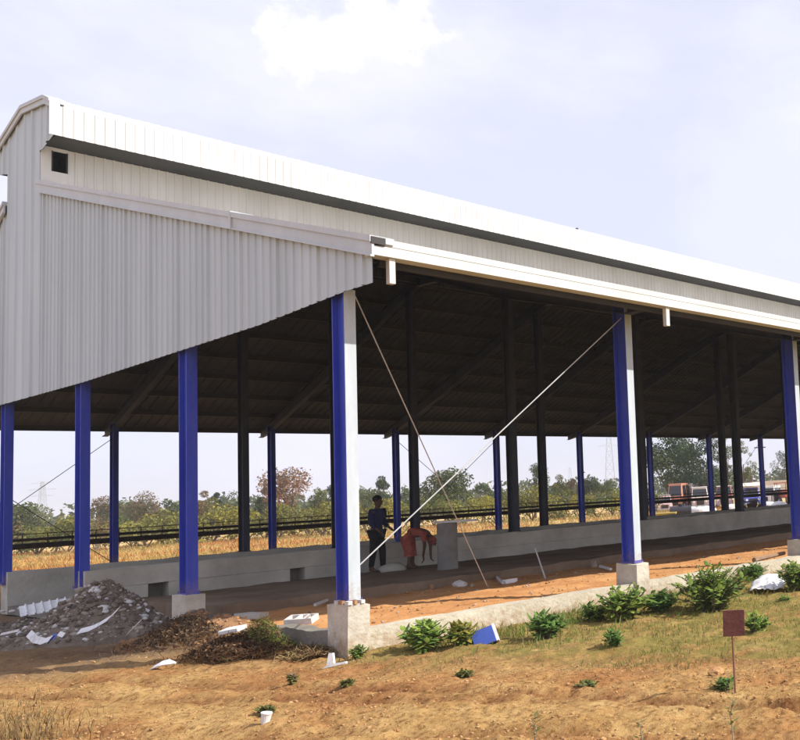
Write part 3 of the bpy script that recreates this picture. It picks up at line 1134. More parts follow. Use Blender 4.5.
o = np_mesh('field_grass', v, np.arange(3 * n).reshape(n, 3), [M['straw'], M['straw_red'], M['blade_dull']], None,
            np.array([1 if (q := fbm(p[0] * 0.12, p[1] * 0.12, 4.0) + random.gauss(0, 0.15)) > 0.2 else 2 if q < -0.22 or math.hypot(p[0] - CAM.x, p[1] - CAM.y) > random.uniform(62, 95) else 0 for p in P]))
tag(o, 'dry straw coloured grass covering the field behind the shed', 'grass', kind='stuff')


# near grass: blades in the weedy verge
def blades(name, pts, hmin, hmax, wid, mats, label, mi=None, lean=0.35):
    n = len(pts)
    P = np.array(pts)
    h = rng.uniform(hmin, hmax, n)
    th = rng.uniform(0, PI, n)
    dx = np.stack([np.cos(th), np.sin(th), np.zeros(n)], 1) * (wid * rng.uniform(0.6, 1.4, n))[:, None]
    ln = rng.normal(0, lean, (n, 2)) * h[:, None]
    mid = P + np.stack([ln[:, 0] * 0.4, ln[:, 1] * 0.4, h * 0.6], 1)
    tip = P + np.stack([ln[:, 0], ln[:, 1], h * 0.95], 1)
    v = np.stack([P - dx, P + dx, mid + dx * 0.7, mid - dx * 0.7, tip + dx * 0.1, tip - dx * 0.1], 1).reshape(-1, 3)
    k = np.arange(n)[:, None] * 6
    f = np.concatenate([k + np.array([0, 1, 2, 3]), k + np.array([3, 2, 4, 5])], 1).reshape(-1, 4)
    o = np_mesh(name, v, f, mats, None, np.repeat(mi, 2) if mi is not None else None)
    return tag(o, label, 'grass', kind='stuff')


M['blade_olive'] = mat('olive_blades', (0.13, 0.14, 0.03), 0.9, (0.23, 0.21, 0.06), 2.0, trans=0.3, spec=0.1)
M['blade_dry'] = mat('dry_blades', (0.27, 0.195, 0.08), 0.9, (0.40, 0.30, 0.14), 2.0, trans=0.3, spec=0.1)
M['blade_green'] = mat('green_blades', (0.12, 0.19, 0.035), 0.9, (0.22, 0.28, 0.06), 2.0, trans=0.3, spec=0.1)
pts, mi = [], []
while len(pts) < 19000:
    x, y = random.uniform(-0.8, 10), random.uniform(-7.5, -0.1)
    e = x + 0.15 + (y + 2) * 0.30 + 1.6 * fbm(x * 0.8, y * 0.8, 12)
    if e < 0.2: continue
    den = 0.5 + 0.9 * fbm(x * 1.5, y * 1.5, 5.5)
    if random.random() > den * min(1, e): continue
    pts.append((x, y, ground_z(x, y) - 0.01))
    u = random.random() + 0.5 * fbm(x * 0.6, y * 0.6, 8)
    mi.append(0 if u < 0.45 else 1 if u < 0.80 else 2)
blades('verge_grass', pts, 0.02, 0.075, 0.005, [M['blade_olive'], M['blade_dry'], M['blade_green']],
       'short patchy olive and straw grass on the verge in front of the kerb', np.array(mi))
pts, mi = [], []
while len(pts) < 3600:
    x, y = random.uniform(0.5, 10), -0.1 - abs(random.gauss(0, 0.9))
    if fbm(x * 1.7, y * 1.7, 71) + 0.35 * fbm(x * 5, y * 5, 3) < 0.10: continue
    pts.append((x, y, ground_z(x, y) - 0.01))
    mi.append(random.choice((0, 0, 1, 2, 2)))
blades('verge_weeds', pts, 0.05, 0.15, 0.006, [M['blade_olive'], M['blade_dry'], M['blade_green']],
       'taller clumped green and straw weeds growing close to the kerb', np.array(mi), 0.5)
pts = []
while len(pts) < 1000:
    p = gz(random.gauss(25, 32), 740 - abs(random.gauss(0, 22)), 0)
    pts.append((p.x, p.y, ground_z(p.x, p.y) - 0.01))
blades('dry_grass_clump', pts, 0.04, 0.15, 0.003, [M['blade_dry'], M['brown_brush']],
       'dry straw grass clump in the near left corner of the dirt', (rng.uniform(size=1000) < 0.35).astype(int))


# soil clods and pebbles
def chips(n, ptf, smin, smax, squash=0.6):
    t = (1 + 5 ** 0.5) / 2
    ico = np.array([(-1, t, 0), (1, t, 0), (-1, -t, 0), (1, -t, 0), (0, -1, t), (0, 1, t), (0, -1, -t), (0, 1, -t), (t, 0, -1), (t, 0, 1), (-t, 0, -1), (-t, 0, 1)]) / 1.9
    fc = np.array([(0, 11, 5), (0, 5, 1), (0, 1, 7), (0, 7, 10), (0, 10, 11), (1, 5, 9), (5, 11, 4), (11, 10, 2), (10, 7, 6), (7, 1, 8), (3, 9, 4), (3, 4, 2), (3, 2, 6), (3, 6, 8), (3, 8, 9), (4, 9, 5), (2, 4, 11), (6, 2, 10), (8, 6, 7), (9, 8, 1)])
    vs = np.zeros((n, 12, 3))
    for i in range(n):
        p = ptf()
        s = smin * (smax / smin) ** (random.random() ** 1.6)
        q = ico * (1 + rng.uniform(-0.28, 0.28, (12, 1))) * s * np.array([random.uniform(0.7, 1.4), random.uniform(0.7, 1.4), squash * random.uniform(0.6, 1.3)])
        e = Euler((random.uniform(-0.5, 0.5), random.uniform(-0.5, 0.5), random.uniform(0, 6.3))).to_matrix()
        vs[i] = q @ np.array(e).T + np.array(p)
    f = (np.arange(n)[:, None, None] * 12 + fc[None]).reshape(-1, 3)
    return vs.reshape(-1, 3), f


def clod_pt():
    while True:
        px, py = random.uniform(-10, 810), 655 + 90 * random.random()
        p = gz(px, py, 0)
        if fbm(p.x * 0.9, p.y * 0.9, 6.0) + random.uniform(-0.3, 0.6) > 0.05:
            return (p.x, p.y, ground_z(p.x, p.y))


M['clod'] = mat('soil_clods', (0.28, 0.14, 0.06), 1.0, (0.46, 0.28, 0.13), 1.3, 0.5, 30, spec=0.05)
v, f = chips(4200, clod_pt, 0.004, 0.018, 0.7)
o = np_mesh('soil_clods', v, f, M['clod'])
tag(o, 'crumbled soil clods scattered over the dirt in the foreground', 'soil', kind='stuff')


def floor_pt():
    p = (random.uniform(0.3, 14), random.uniform(0.4, 5.1))
    return (p[0], p[1], 0.14)


v, f = chips(900, floor_pt, 0.008, 0.035)
o = np_mesh('floor_gravel', v, f, [M['clod'], M['stone']], None, np.repeat((rng.uniform(size=900) < 0.3).astype(int), 20))
tag(o, 'loose gravel and crumbs on the soil floor inside the shed', 'gravel', kind='stuff')


# leafy bushes on the verge
def leafy(px, py, wpx, hpx, label, mats=('leaf_bush', 'leaf_bush_dark'), n=None, leaf=None, group='green weeds and bushes along the kerb', name='bush', yellow=False):
    p = gz(px, py, 0)
    dist = (p - CAM).dot(_fw)
    W, H = wpx / F_PX * dist * (1.35 if name == 'bush' else 0.9), hpx / F_PX * dist * (1.08 if name == 'bush' else 0.75)
    t = empty(name, (p.x, p.y, ground_z(p.x, p.y)), random.uniform(0, 6), label=label, cat='bush', group=group)
    ns = max(8, int(12 + W * 52))
    leaf = leaf or min(0.115, max(0.045, H * 0.28))
    st = MB()
    vs, fs, ms = [], [], []
    for s in range(ns):
        th = random.uniform(0, 2 * PI)
        rad = W / 2 * math.sqrt(random.random()) * 0.9 * random.uniform(0.75, 1.0)
        hz = H * (1 - 0.5 * (rad / (W / 2)) ** 2) * random.uniform(0.5, 1.0) - leaf * 0.35
        hz = max(hz, H * 0.25)
        tip = Vector((rad * math.cos(th), rad * math.sin(th), hz))
        mid = Vector((tip.x * 0.5, tip.y * 0.5, hz * 0.62))
        st.path([(tip.x * 0.25, tip.y * 0.25, -0.03), mid, tip], [0.010, 0.008, 0.004], 5)
        nl = random.randint(11, 17)
        for k in range(nl):
            u = 0.06 + 0.94 * k / nl
            base = mid.lerp(tip, (u - 0.4) / 0.6) if u > 0.4 else Vector((tip.x * 0.25, tip.y * 0.25, 0)).lerp(mid, u / 0.4)
            az = k * 2.4 + random.uniform(-0.4, 0.4)
            el = random.uniform(-0.35, 0.75) + 0.5 * max(0, u - 0.75) / 0.25
            d = Vector((math.cos(az) * math.cos(el), math.sin(az) * math.cos(el), math.sin(el)))
            side = Vector((-math.sin(az), math.cos(az), 0))
            nrm = d.cross(side)
            L = leaf * random.uniform(0.5, 1.35)
            wl = L * random.uniform(0.46, 0.64)
            droop = Vector((0, 0, -L * random.uniform(0.0, 0.25)))
            b0 = len(vs)
            vs += [base, base + d * L * 0.3 + side * wl * 0.42 - nrm * wl * 0.14, base + d * L * 0.3 - side * wl * 0.42 - nrm * wl * 0.14,
                   base + d * L * 0.35, base + d * L * 0.7 + side * wl * 0.38 - nrm * wl * 0.12 + droop * 0.4,
                   base + d * L * 0.7 - side * wl * 0.38 - nrm * wl * 0.12 + droop * 0.4, base + d * L * 0.72 + droop * 0.4, base + d * L + droop]
            fs += [(b0, b0 + 3, b0 + 1), (b0, b0 + 2, b0 + 3), (b0 + 1, b0 + 3, b0 + 6), (b0 + 1, b0 + 6, b0 + 4), (b0 + 3, b0 + 2, b0 + 5), (b0 + 3, b0 + 5, b0 + 6),
                   (b0 + 4, b0 + 6, b0 + 7), (b0 + 6, b0 + 5, b0 + 7)]
            ms += [random.choice((0, 0, len(mats) - 1))] * 8
    st.build('stem', M['bark'], t)
    np_mesh('foliage', np.array([tuple(v) for v in vs]), np.array(fs), [M[q] for q in mats], t, np.array(ms))
    return t


GB, DG, YG = ('leaf_bush', 'leaf_bush_dark'), ('leaf_bush_dark', 'leaf_bush_dark'), ('leaf_yellow', 'leaf_bush')
leafy(424, 648, 44, 32, 'bright green leafy bush at the kerb just right of the nearest plinth', GB)
leafy(461, 645, 24, 28, 'thin yellowish green bush at the kerb left of the blue box', YG)
leafy(546, 637, 42, 27, 'deep green leafy bush at the kerb right of the blue box', DG)
leafy(594, 616, 34, 18, 'small green bush at the kerb left of the bushes under the second plinth', GB)
leafy(624, 617, 54, 36, 'tall green bush in front of the second plinth', GB)
leafy(660, 611, 36, 22, 'lower dark green bush just right of the second plinth', DG)
leafy(711, 608, 76, 46, 'largest bright green bush on the verge, left of the white sheet', GB)
leafy(753, 579, 24, 19, 'small dark green bush behind the white sheet', DG)
leafy(796, 589, 36, 34, 'bright green bush at the right edge beside the white sheet', GB)
leafy(614, 645, 21, 18, 'small green weed on the verge below the second plinth', DG)
leafy(756, 629, 26, 20, 'small green bush just behind the brown sign plate', GB)
leafy(723, 687, 22, 14, 'low dark green weed at the foot of the brown sign', DG)
leafy(358, 655, 17, 15, 'small green weed at the foot of the nearest plinth', GB)
W_ = 'low weeds and seedlings on the dirt'
leafy(346, 685, 22, 9, 'flat dull green weed on the dirt below the nearest plinth', ('leaf_olive', 'leaf_olive', 'leaf_bush_dark')[:2] + ('leaf_green',), group=W_, name='weed')
leafy(266, 712, 22, 14, 'small green weed beside the white cup', ('leaf_olive', 'leaf_green'), group=W_, name='weed')
leafy(465, 675, 24, 12, 'low olive weed on the verge below the blue box', ('leaf_olive', 'leaf_olive', 'leaf_bush_dark')[:2] + ('leaf_green',), group=W_, name='weed')
leafy(588, 685, 30, 12, 'spreading low green weed in the middle of the verge edge', ('leaf_olive', 'leaf_olive', 'leaf_bush_dark')[:2] + ('leaf_green',), group=W_, name='weed')
leafy(785, 600, 18, 10, 'low weed at the right edge under the bright bush', GB, group=W_, name='weed')
leafy(292, 683, 14, 18, 'dry brown green weed on the dirt left of the nearest plinth', ('leaf_olive', 'leaf_brown'), group=W_, name='weed')


# tall thin sprouts near the camera
def sprout(px, py, hpx, label, nleaf=14, mats=('leaf_olive', 'leaf_bush')):
    p = gz(px, py, 0)
    dist = (p - CAM).dot(_fw)
    H = hpx / F_PX * dist
    t = empty('sprout', (p.x, p.y, ground_z(p.x, p.y)), random.uniform(0, 6), label=label, cat='plant', group='thin upright sprouts near the camera')
    m = MB()
    pts = [(0.0, 0.0, -0.02)]
    for i in range(1, 5):
        pts.append((random.gauss(0, 0.012), random.gauss(0, 0.012), H * i / 4))
    m.path(pts, [0.006, 0.005, 0.004, 0.003, 0.0015], 5)
    m.build('stem', M['bark_pale'], t)
    vs, fs = [], []
    for k in range(nleaf):
        z = H * (0.15 + 0.85 * k / nleaf)
        az = k * 2.4
        d = Vector((math.cos(az), math.sin(az), random.uniform(0.2, 0.9))).normalized()
        s = Vector((-math.sin(az), math.cos(az), 0))
        L = 0.06 * random.uniform(0.6, 1.3)
        b0 = Vector((0, 0, z))
        n0 = len(vs)
        vs += [b0, b0 + d * L * 0.5 + s * L * 0.2, b0 + d * L, b0 + d * L * 0.5 - s * L * 0.2]
        fs.append((n0, n0 + 1, n0 + 2, n0 + 3))
    np_mesh('foliage', np.array([tuple(v) for v in vs]), np.array(fs), M[mats[0]], t)


sprout(733, 738, 52, 'tall thin olive sprout in the dirt below the brown sign', 22)
sprout(535, 742, 28, 'short thin green sprout at the bottom edge of the dirt', 12)
sprout(640, 742, 26, 'short thin olive sprout at the bottom edge, left of the sign', 10)

# ------------------------------------------------------------------ sign
p = gz(735, 688, 0)
sg = empty('sign_post', (p.x, p.y, ground_z(p.x, p.y)), -YAW + 0.15, label='small rusty brown metal plate sign on a thin rod in the weedy verge', cat='sign')
dist = (p - CAM).dot(_fw)
k = dist / F_PX
MB().tube((0, 0, -0.1), (0, 0, 56 * k), 0.009, n=8).build('rod', M['rust_rod'], sg)
m = MB()
m.box(-11 * k, 10.5 * k, -0.006, 0.006, 56.5 * k, 82.5 * k)
pl = m.build('plate', M['rust'], sg, bevel=0.004)
pl.rotation_euler = (0.05, 0.03, 0)
pl.location.y = -0.016


# ------------------------------------------------------------------ debris
def scrap(name, poly, th, mt, label, cat, group=None, loc=None, rot=(0, 0, 0), ridges=0):
    """thin bent scrap from a polyline of (x,y) widths; poly: list of (x, z, halfwidth)"""
    m = MB()
    for (x0, z0, w0), (x1, z1, w1) in zip(poly[:-1], poly[1:]):
        m.hexa([(x0, -w0, z0), (x1, -w1, z1), (x1, w1, z1), (x0, w0, z0),
                (x0, -w0, z0 + th), (x1, -w1, z1 + th), (x1, w1, z1 + th), (x0, w0, z0 + th)])
    o = m.build(name, M[mt])
    o.location = loc
    o.rotation_euler = rot
    return tag(o, label, cat, group)


VIEWZ = -YAW      # local x then points to image right
# corrugated white offcut on the rubble
m = MB()
prof = corr(0, 1.5, 0.25, 0.05)
vs = []
for s in (0, 1):
    for u, o_ in prof:
        for v_ in (-0.75, 0.75):
            vs.append((u - 0.75, v_, o_ - 0.012 * s))
n = len(prof)
fs = []
for a in range(n - 1):
    fs.append((2 * a, 2 * a + 2, 2 * a + 3, 2 * a + 1))
    j = 2 * n + 2 * a
    fs.append((j, j + 1, j + 3, j + 2))
for a in range(n - 1):
    fs.append((2 * a, 2 * n + 2 * a, 2 * n + 2 * a + 2, 2 * a + 2))
    fs.append((2 * a + 1, 2 * a + 3, 2 * n + 2 * a + 3, 2 * n + 2 * a + 1))
m.add(vs, fs)
o = m.build('sheet_offcut', M['scrap_white'])
p = on(44, 607, 0, -0.75)
o.location = p
o.rotation_euler = (0.22, -0.10, VIEWZ + 0.75)
o.scale = (0.42, 0.42, 0.5)
tag(o, 'white corrugated sheet offcut tilted on the left end of the rubble', 'sheet')


# rubble heap
def heap(name, px, py, wpx, hpx, depth, mt, label, cat, nst, smin, smax, mats2, part, zsk=0.0, lumpy=0.12, seed=1.0):
    p = gz(px, py, 0)
    dist = (p - CAM).dot(_fw)
    W, H = wpx / F_PX * dist, hpx / F_PX * dist
    e = empty(name, (p.x, p.y, 0), VIEWZ, label=label, cat=cat)

    def hz(u, v):
        r2 = (u / (W / 2)) ** 2 + (v / (depth / 2)) ** 2
        k = math.exp(-r2 * 2.2) * (1 if r2 < 1.3 else max(0, 1 - (r2 - 1.3) * 2))
        return H * k * (1 + 2.2 * lumpy * fbm(u * 2.2 + seed, v * 2.2, seed)) + (0.05 * fbm(u * 6, v * 6, seed) if r2 < 1.6 else 0) - (0.0 if r2 < 1.2 else 0.1)
    bm = bmesh.new()
    nu, nv = 60, 40
    g = [[bm.verts.new((-W * 0.62 + W * 1.24 * a / nu, -depth * 0.62 + depth * 1.24 * b / nv, 0)) for b in range(nv + 1)] for a in range(nu + 1)]
    for row in g:
        for v in row: v.co.z = hz(v.co.x, v.co.y) + 0.0
    for a in range(nu):
        for b in range(nv):
            bm.faces.new((g[a][b], g[a + 1][b], g[a + 1][b + 1], g[a][b + 1]))
    bm_obj('mound', bm, M[mt], e, smooth=True)

    def pt():
        while True:
            u, v = random.gauss(0, W * 0.28), random.gauss(0, depth * 0.28)
            if (u / W * 2) ** 2 + (v / depth * 2) ** 2 < 1.3: return (u, v, hz(u, v))
    if nst:
        v, f = chips(nst, pt, smin, smax, 0.8)
        o = np_mesh(part, v, f, [M[q] for q in mats2], e, np.repeat(rng.integers(0, len(mats2), nst), 20))
        o['kind'] = 'stuff'
    return e, hz, W, H


M['stone_dark'] = mat('dark_lumps', (0.10, 0.08, 0.065), 1.0, (0.20, 0.165, 0.135), 4, 0.6, 15, spec=0.05)
M['stone_red'] = mat('reddish_lumps', (0.30, 0.15, 0.08), 1.0, (0.42, 0.24, 0.13), 4, 0.6, 15, spec=0.05)
rh = heap('rubble_heap', 96, 636, 150, 50, 2.0, 'rubble', 'heap of grey broken rubble at the open end of the shed', 'rubble', 3000, 0.008, 0.055,
          ['stone', 'stone_dark', 'stone', 'rubble', 'scrap_dull', 'rubble', 'stone_dark'], 'broken_stones', seed=2.0)
rh2 = heap('rubble_spill', 30, 634, 120, 14, 2.2, 'stone_dark', 'low dark spill of rubble at the far left below the white offcut', 'rubble', 500, 0.012, 0.05,
           ['stone', 'stone_dark', 'stone_dark'], 'broken_stones', seed=5.0)
M['litter_soil'] = mat('dull_brown_soil', (0.17, 0.095, 0.05), 1.0, (0.30, 0.17, 0.085), 2.5, 0.9, 12, spec=0.05)
rh3 = heap('soil_heap', 205, 640, 150, 27, 1.5, 'litter_soil', 'low heap of reddish soil under the dry brush at the open end', 'soil heap', 500, 0.012, 0.05,
           ['stone_red', 'clod', 'stone_dark'], 'clods', seed=7.0)


def brush(px, py, wpx, hpx, depth, label, n=900, mats=('brown_brush', 'blade_dry'), base=0.1, green=0.0):
    p = gz(px, py, 0)
    dist = (p - CAM).dot(_fw)
    W, H = wpx / F_PX * dist, hpx / F_PX * dist
    t = empty('brush_pile', (p.x, p.y, 0), VIEWZ, label=label, cat='dry brush', group='piles of dry brush at the open end of the shed')
    u = rng.normal(0, 0.26, (n, 2)) * np.array([W, depth])
    r2 = (u[:, 0] / W * 2) ** 2 + (u[:, 1] / depth * 2) ** 2
    z = H * np.exp(-r2 * 1.3) * rng.uniform(0.1, 1.0, n) + base * 0.2
    P = np.stack([u[:, 0], u[:, 1], z], 1)
    d = rng.normal(size=(n, 3)) * np.array([1, 1, 0.8])
    d /= np.linalg.norm(d, axis=1)[:, None]
    n_ = n
    L = rng.uniform(0.04, 0.17, n)
    s = np.cross(d, rng.normal(size=(n, 3)))
    s /= np.linalg.norm(s, axis=1)[:, None]
    s *= rng.uniform(0.0012, 0.005, n)[:, None]
    a, b = P - d * L[:, None] / 2, P + d * L[:, None] / 2
    mid = P + s * 3
    v = np.stack([a - s, a + s, mid + s, mid - s, b + s * 0.4, b - s * 0.4], 1).reshape(-1, 3)
    k = np.arange(n)[:, None] * 6
    f = np.concatenate([k + np.array([0, 1, 2, 3]), k + np.array([3, 2, 4, 5])], 1).reshape(-1, 4)
    o = np_mesh('twigs', v, f, [M[q] for q in mats], t, np.repeat(rng.integers(0, len(mats), n), 2))
    o['kind'] = 'stuff'
    k2 = int(n * 0.35)
    lc = leaf_cloud('dead_leaves', [(0, 0, H * 0.35)], [(W * 0.42, depth * 0.42, H * 0.5)], k2, 0.026, [M[q] for q in (('brown_brush', 'brown_brush', 'leaf_brown') if not green else ('leaf_olive', 'leaf_bush_dark', 'leaf_brown'))], t)
    lc['kind'] = 'stuff'
    return t


brush(186, 645, 88, 28, 1.0, 'wide dark pile of dry brown brush beside the rubble heap', 4200, ('brown_brush', 'brown_brush', 'bark'))
brush(236, 656, 84, 21, 0.8, 'dark brown brush pile lying before the second plinth from the near corner', 3600, ('brown_brush', 'brown_brush'))
brush(262, 652, 46, 34, 0.6, 'brush pile with green leaves left of the short dark kerb wall', 1600, ('brown_brush', 'blade_olive', 'blade_green'), green=1.0)
brush(308, 655, 40, 8, 0.5, 'thin litter of brown twigs at the foot of the short dark kerb wall', 900, ('brown_brush', 'blade_dry'))

SG = 'white scraps lying about the shed end'


def at_ground(px, py, dz=0.02):
    p = gz(px, py, 0)
    return (p.x, p.y, ground_z(p.x, p.y) + dz)


def pxs(px, py):
    return (gz(px, py, 0) - CAM).dot(_fw) / F_PX


def heap_pt(h, px, py, z, dz=0.02):
    return tuple(gz(px, py, z) + Vector((0, 0, dz)))


k = pxs(165, 664)
scrap('metal_strip', [(-14 * k, 0.0, 0.5 * k), (-9 * k, 3.5 * k, 2.5 * k), (-1 * k, 7 * k, 4 * k), (6 * k, 8.5 * k, 4 * k), (14 * k, 7 * k, 1 * k)], 0.012, 'scrap_white',
      'curved white metal strip lying on the dirt below the brush', 'scrap', SG, at_ground(164, 668, 0.0), (0.5, 0, VIEWZ))
k = pxs(333, 664)
m = MB()
m.prism_y([(-11 * k, 0), (12 * k, 4 * k), (12 * k, 6 * k), (0, 4.5 * k), (-2 * k, 15 * k), (-6 * k, 15 * k), (-7 * k, 3 * k)], -0.02, 0.02)
o = m.build('torn_offcut', M['scrap_white'])
o.location = at_ground(334, 665, 0.0)
o.rotation_euler = (-0.2, 0, VIEWZ)
tag(o, 'torn white offcut standing on edge left of the nearest plinth', 'scrap', SG)
p = heap_pt(None, 233, 633, 0.22)
k = pxs(233, 640)
o = MB().box(-9 * k, 9 * k, -0.10, 0.10, 0, 0.05).build('white_board', M['scrap_white'], bevel=0.006)
o.location = p
o.rotation_euler = (0.12, -0.12, VIEWZ)
tag(o, 'short thick white board on the brown brush before the second plinth', 'board', SG)
# perforated block
p = gz(298, 626, 0.2)
k = (p - CAM).dot(_fw) / F_PX
m = MB()
w, d, h = 27 * k, 0.20, 6 * k
xs_ = [-w / 2, -w / 2 + 0.03, -0.05, -0.015, 0.06, 0.09, w / 2 - 0.03, w / 2]
m.box(-w / 2, w / 2, 0, 0.025, 0, h)
m.box(-w / 2, w / 2, d - 0.025, d, 0, h)
for a, b in ((xs_[0], xs_[1]), (xs_[2], xs_[3]), (xs_[4], xs_[5]), (xs_[6], xs_[7])):
    m.box(a, b, 0.026, d - 0.026, 0, h)
o = m.build('hollow_block', M['scrap_dull'])
o.location = (p.x, p.y, 0.215)
o.rotation_euler = (0.22, 0, VIEWZ + 0.05)
tag(o, 'white hollow block with dark holes on the short dark kerb wall', 'block', SG)
# cup
p = at_ground(265, 724, 0.0)
m = MB()
m.tube((0, 0, 0), (0, 0, 0.085), 0.030, 0.040, 14)
m.tube((0, 0, 0.08), (0, 0, 0.09), 0.043, 0.043, 14)
o = m.build('cup', M['scrap_white'], smooth=False)
o.location = p
o.rotation_euler = (0.15, 0.1, 0)
tag(o, 'small white cup standing on the bare dirt', 'cup')
# strips on the rubble
def strip_on(pts, wd, mt, label, name='scrap_strip', x=-1.1, zoff=0.0):
    m = MB()
    P = [on(a, b, 0, x) for a, b in pts]
    c = P[0].copy()
    P = [q - c for q in P]
    for a, b in zip(P[:-1], P[1:]):
        wv = Vector((wd * 0.3, -wd * 0.2, wd * 0.5))
        m.hexa([a - wv, b - wv, b - wv + Vector((0.012, 0.01, 0)), a - wv + Vector((0.012, 0.01, 0)),
                a + wv, b + wv, b + wv + Vector((0.012, 0.01, 0)), a + wv + Vector((0.012, 0.01, 0))])
    o = m.build(name, M[mt])
    o.location = c + Vector((-0.02, -0.02, zoff))
    return tag(o, label, 'scrap', SG)


strip_on([(80, 631), (92, 628), (100, 624), (110, 618), (119, 609)], 0.075, 'scrap_white', 'long white strip running up the face of the rubble heap', x=-1.35)
strip_on([(30, 633), (36, 639), (44, 641), (52, 638)], 0.08, 'scrap_white', 'bent white strip at the left foot of the rubble heap', x=-1.75)
strip_on([(56, 638), (60, 633), (65, 635)], 0.05, 'scrap_white', 'small white curl right of the blue rag by the rubble', x=-1.75)
strip_on([(2, 634), (11, 632), (20, 630)], 0.035, 'scrap_dull', 'straight dusty white lath at the left edge by the rubble', x=-1.8)
strip_on([(51, 641), (53, 636), (57, 637)], 0.07, 'scrap_blue', 'small dark blue rag at the foot of the rubble heap', x=-1.72, name='blue_rag')
strip_on([(128, 634), (138, 624), (142, 620)], 0.05, 'scrap_dull', 'dusty white sliver at the right side of the rubble heap', x=-1.1)
strip_on([(127, 600), (150, 611)], 0.03, 'scrap_dull', 'thin grey lath against the trough wall behind the rubble heap', x=-0.2)
for px, py, lb in ((3, 611, 'leftmost'), (12, 611, 'middle'), (21, 608, 'rightmost')):
    p = on(px, py, 0, -0.9)
    m = MB().ball((0, 0, 0), 0.035, (1.3, 1, 0.7), 8, jit=0.25)
    o = m.build('white_lump', M['scrap_dull'])
    o.location = p
    tag(o, f'{lb} of three small white lumps left of the corrugated offcut', 'lump', SG)

# blue box against the kerb
p = gz(486, 643, 0)
k = (p - CAM).dot(_fw) / F_PX
bx = empty('blue_box', (p.x, p.y, ground_z(p.x, p.y)), VIEWZ + 0.35, label='blue box with a pale side leaning tilted against the kerb', cat='box')
b1 = MB().box(-10.5 * k, 10.5 * k, 0, 0.10, 0, 17 * k).build('front', M['scrap_blue'], bx, bevel=0.004)
b2 = MB().box(10.6 * k, 13 * k, 0.004, 0.13, 0, 18 * k).build('side', M['scrap_white'], bx)
for b_ in (b1, b2): b_.rotation_euler = (-0.35, -0.30, 0)
# white sheet / sack among bushes on the right
bm = bmesh.new()
p = gz(768, 589, 0)
k = (p - CAM).dot(_fw) / F_PX
g = [[None] * 13 for _ in range(17)]
for a in range(17):
    for b in range(13):
        u, v = a / 16 * 2 - 1, b / 12 * 2 - 1
        e = 1 - 0.18 * abs(fbm(u * 1.4, v * 1.4, 44))
        z = 0.20 * (1 - 0.6 * u * u) * (0.55 + 0.45 * v) + 0.045 * fbm(u * 2.6, v * 2.6, 3)
        g[a][b] = bm.verts.new((u * 17.5 * k * e, v * 0.30, max(0.005, z)))
for a in range(16):
    for b in range(12):
        bm.faces.new((g[a][b], g[a + 1][b], g[a + 1][b + 1], g[a][b + 1]))
o = bm_obj('plastic_sheet', bm, M['scrap_white'], smooth=True)
sm = o.modifiers.new('thick', 'SOLIDIFY')
sm.thickness = 0.01
o.location = (p.x, p.y, 0.02)
o.rotation_euler = (0, 0, VIEWZ)
tag(o, 'crumpled white plastic sheet lying among the bushes at the right', 'sheet')
# plank on the kerb at the right
p, q = gz(756, 561, 0.27), gz(786, 554, 0.27)
o = MB().tube((0, 0, 0), q - p, 0.05, 0.04, 7).build('plank', M['wood'])
o.location = p + Vector((0, 0.05, 0.02))
tag(o, 'brown wooden pole lying on the kerb left of the third column', 'pole')
# leaning stick in the soil
p0 = gz(546, 578, 0.15)
p1 = on(535, 548, 1, p0.y + 0.35)
o = MB().tube((0, 0, -0.05), p1 - p0, 0.016, 0.014, 7).build('stick', M['rod'])
o.location = p0
tag(o, 'pale stick stuck leaning in the soil floor', 'stick')
# lumps on floor
for (px, py, wpx, hpx, sl, mt, lb) in [(460, 586, 15, 6, 0.1, 'scrap_dull', 'broad pale stone on the soil floor left of the guy wire foot'),
                                       (594, 566, 7, 6, 0.4, 'stone', 'grey stone on the soil floor left of the second column'),
                                       (432, 588, 5, 4, 0.2, 'stone_red', 'small reddish stone on the soil floor, left of the broad pale stone'),
                                       (472, 586, 4, 3, 0.2, 'stone', 'small pale stone right of the broad pale stone')]:
    p = gz(px, py, 0.15)
    k = (p - CAM).dot(_fw) / F_PX
    o = MB().ball((0, 0, hpx * k * 0.3), wpx * k / 2, (1, 0.8, hpx / wpx * 1.4), 9, jit=0.16).build('stone', M[mt])
    o.location = (p.x, p.y, 0.14)
    o.rotation_euler = (0, 0, VIEWZ)
    tag(o, lb, 'stone', 'loose stones on the soil floor')
for (a, b, mt, lb, w_) in [((504, 583), (516, 581), 'scrap_white', 'white block lying on the soil floor right of the guy wire foot', 0.06),
                           ((497, 578), (503, 584), 'scrap_dull', 'pale slanting chip left of the white block on the floor', 0.03),
                           ((600, 567), (611, 570), 'scrap_white', 'white lath on the soil floor left of the second plinth', 0.035),
                           ((315, 606), (330, 600), 'scrap_dull', 'dusty pale lath on the floor left of the nearest plinth top', 0.03),
                           ((366, 593), (378, 590), 'scrap_dull', 'grey lath on the floor right of the nearest column', 0.03)]:
    p, q = gz(*a, 0.16), gz(*b, 0.16)
    o = MB().tube((0, 0, 0), q - p, w_, w_ * 0.9, 4).build('offcut', M[mt])
    o.location = p + Vector((0, 0, 0.02))
    tag(o, lb, 'offcut', 'pale offcuts on the soil floor')
p = gz(248, 618, 0.17)
o = bm_obj('slab_fragment', rough_box(-0.35, 0.25, -0.12, 0.1, 0, 0.07, 0.07, 0.02, 1.0), M['concrete'])
o.location = p
o.rotation_euler = (0.05, 0, VIEWZ)
tag(o, 'flat grey concrete fragment on the floor left of the short kerb wall', 'slab')
p = gz(716, 672, 0)
o = MB().ball((0, 0, 0.02), 0.09, (1, 0.8, 0.5), 9, jit=0.15).build('rock', M['clod'])
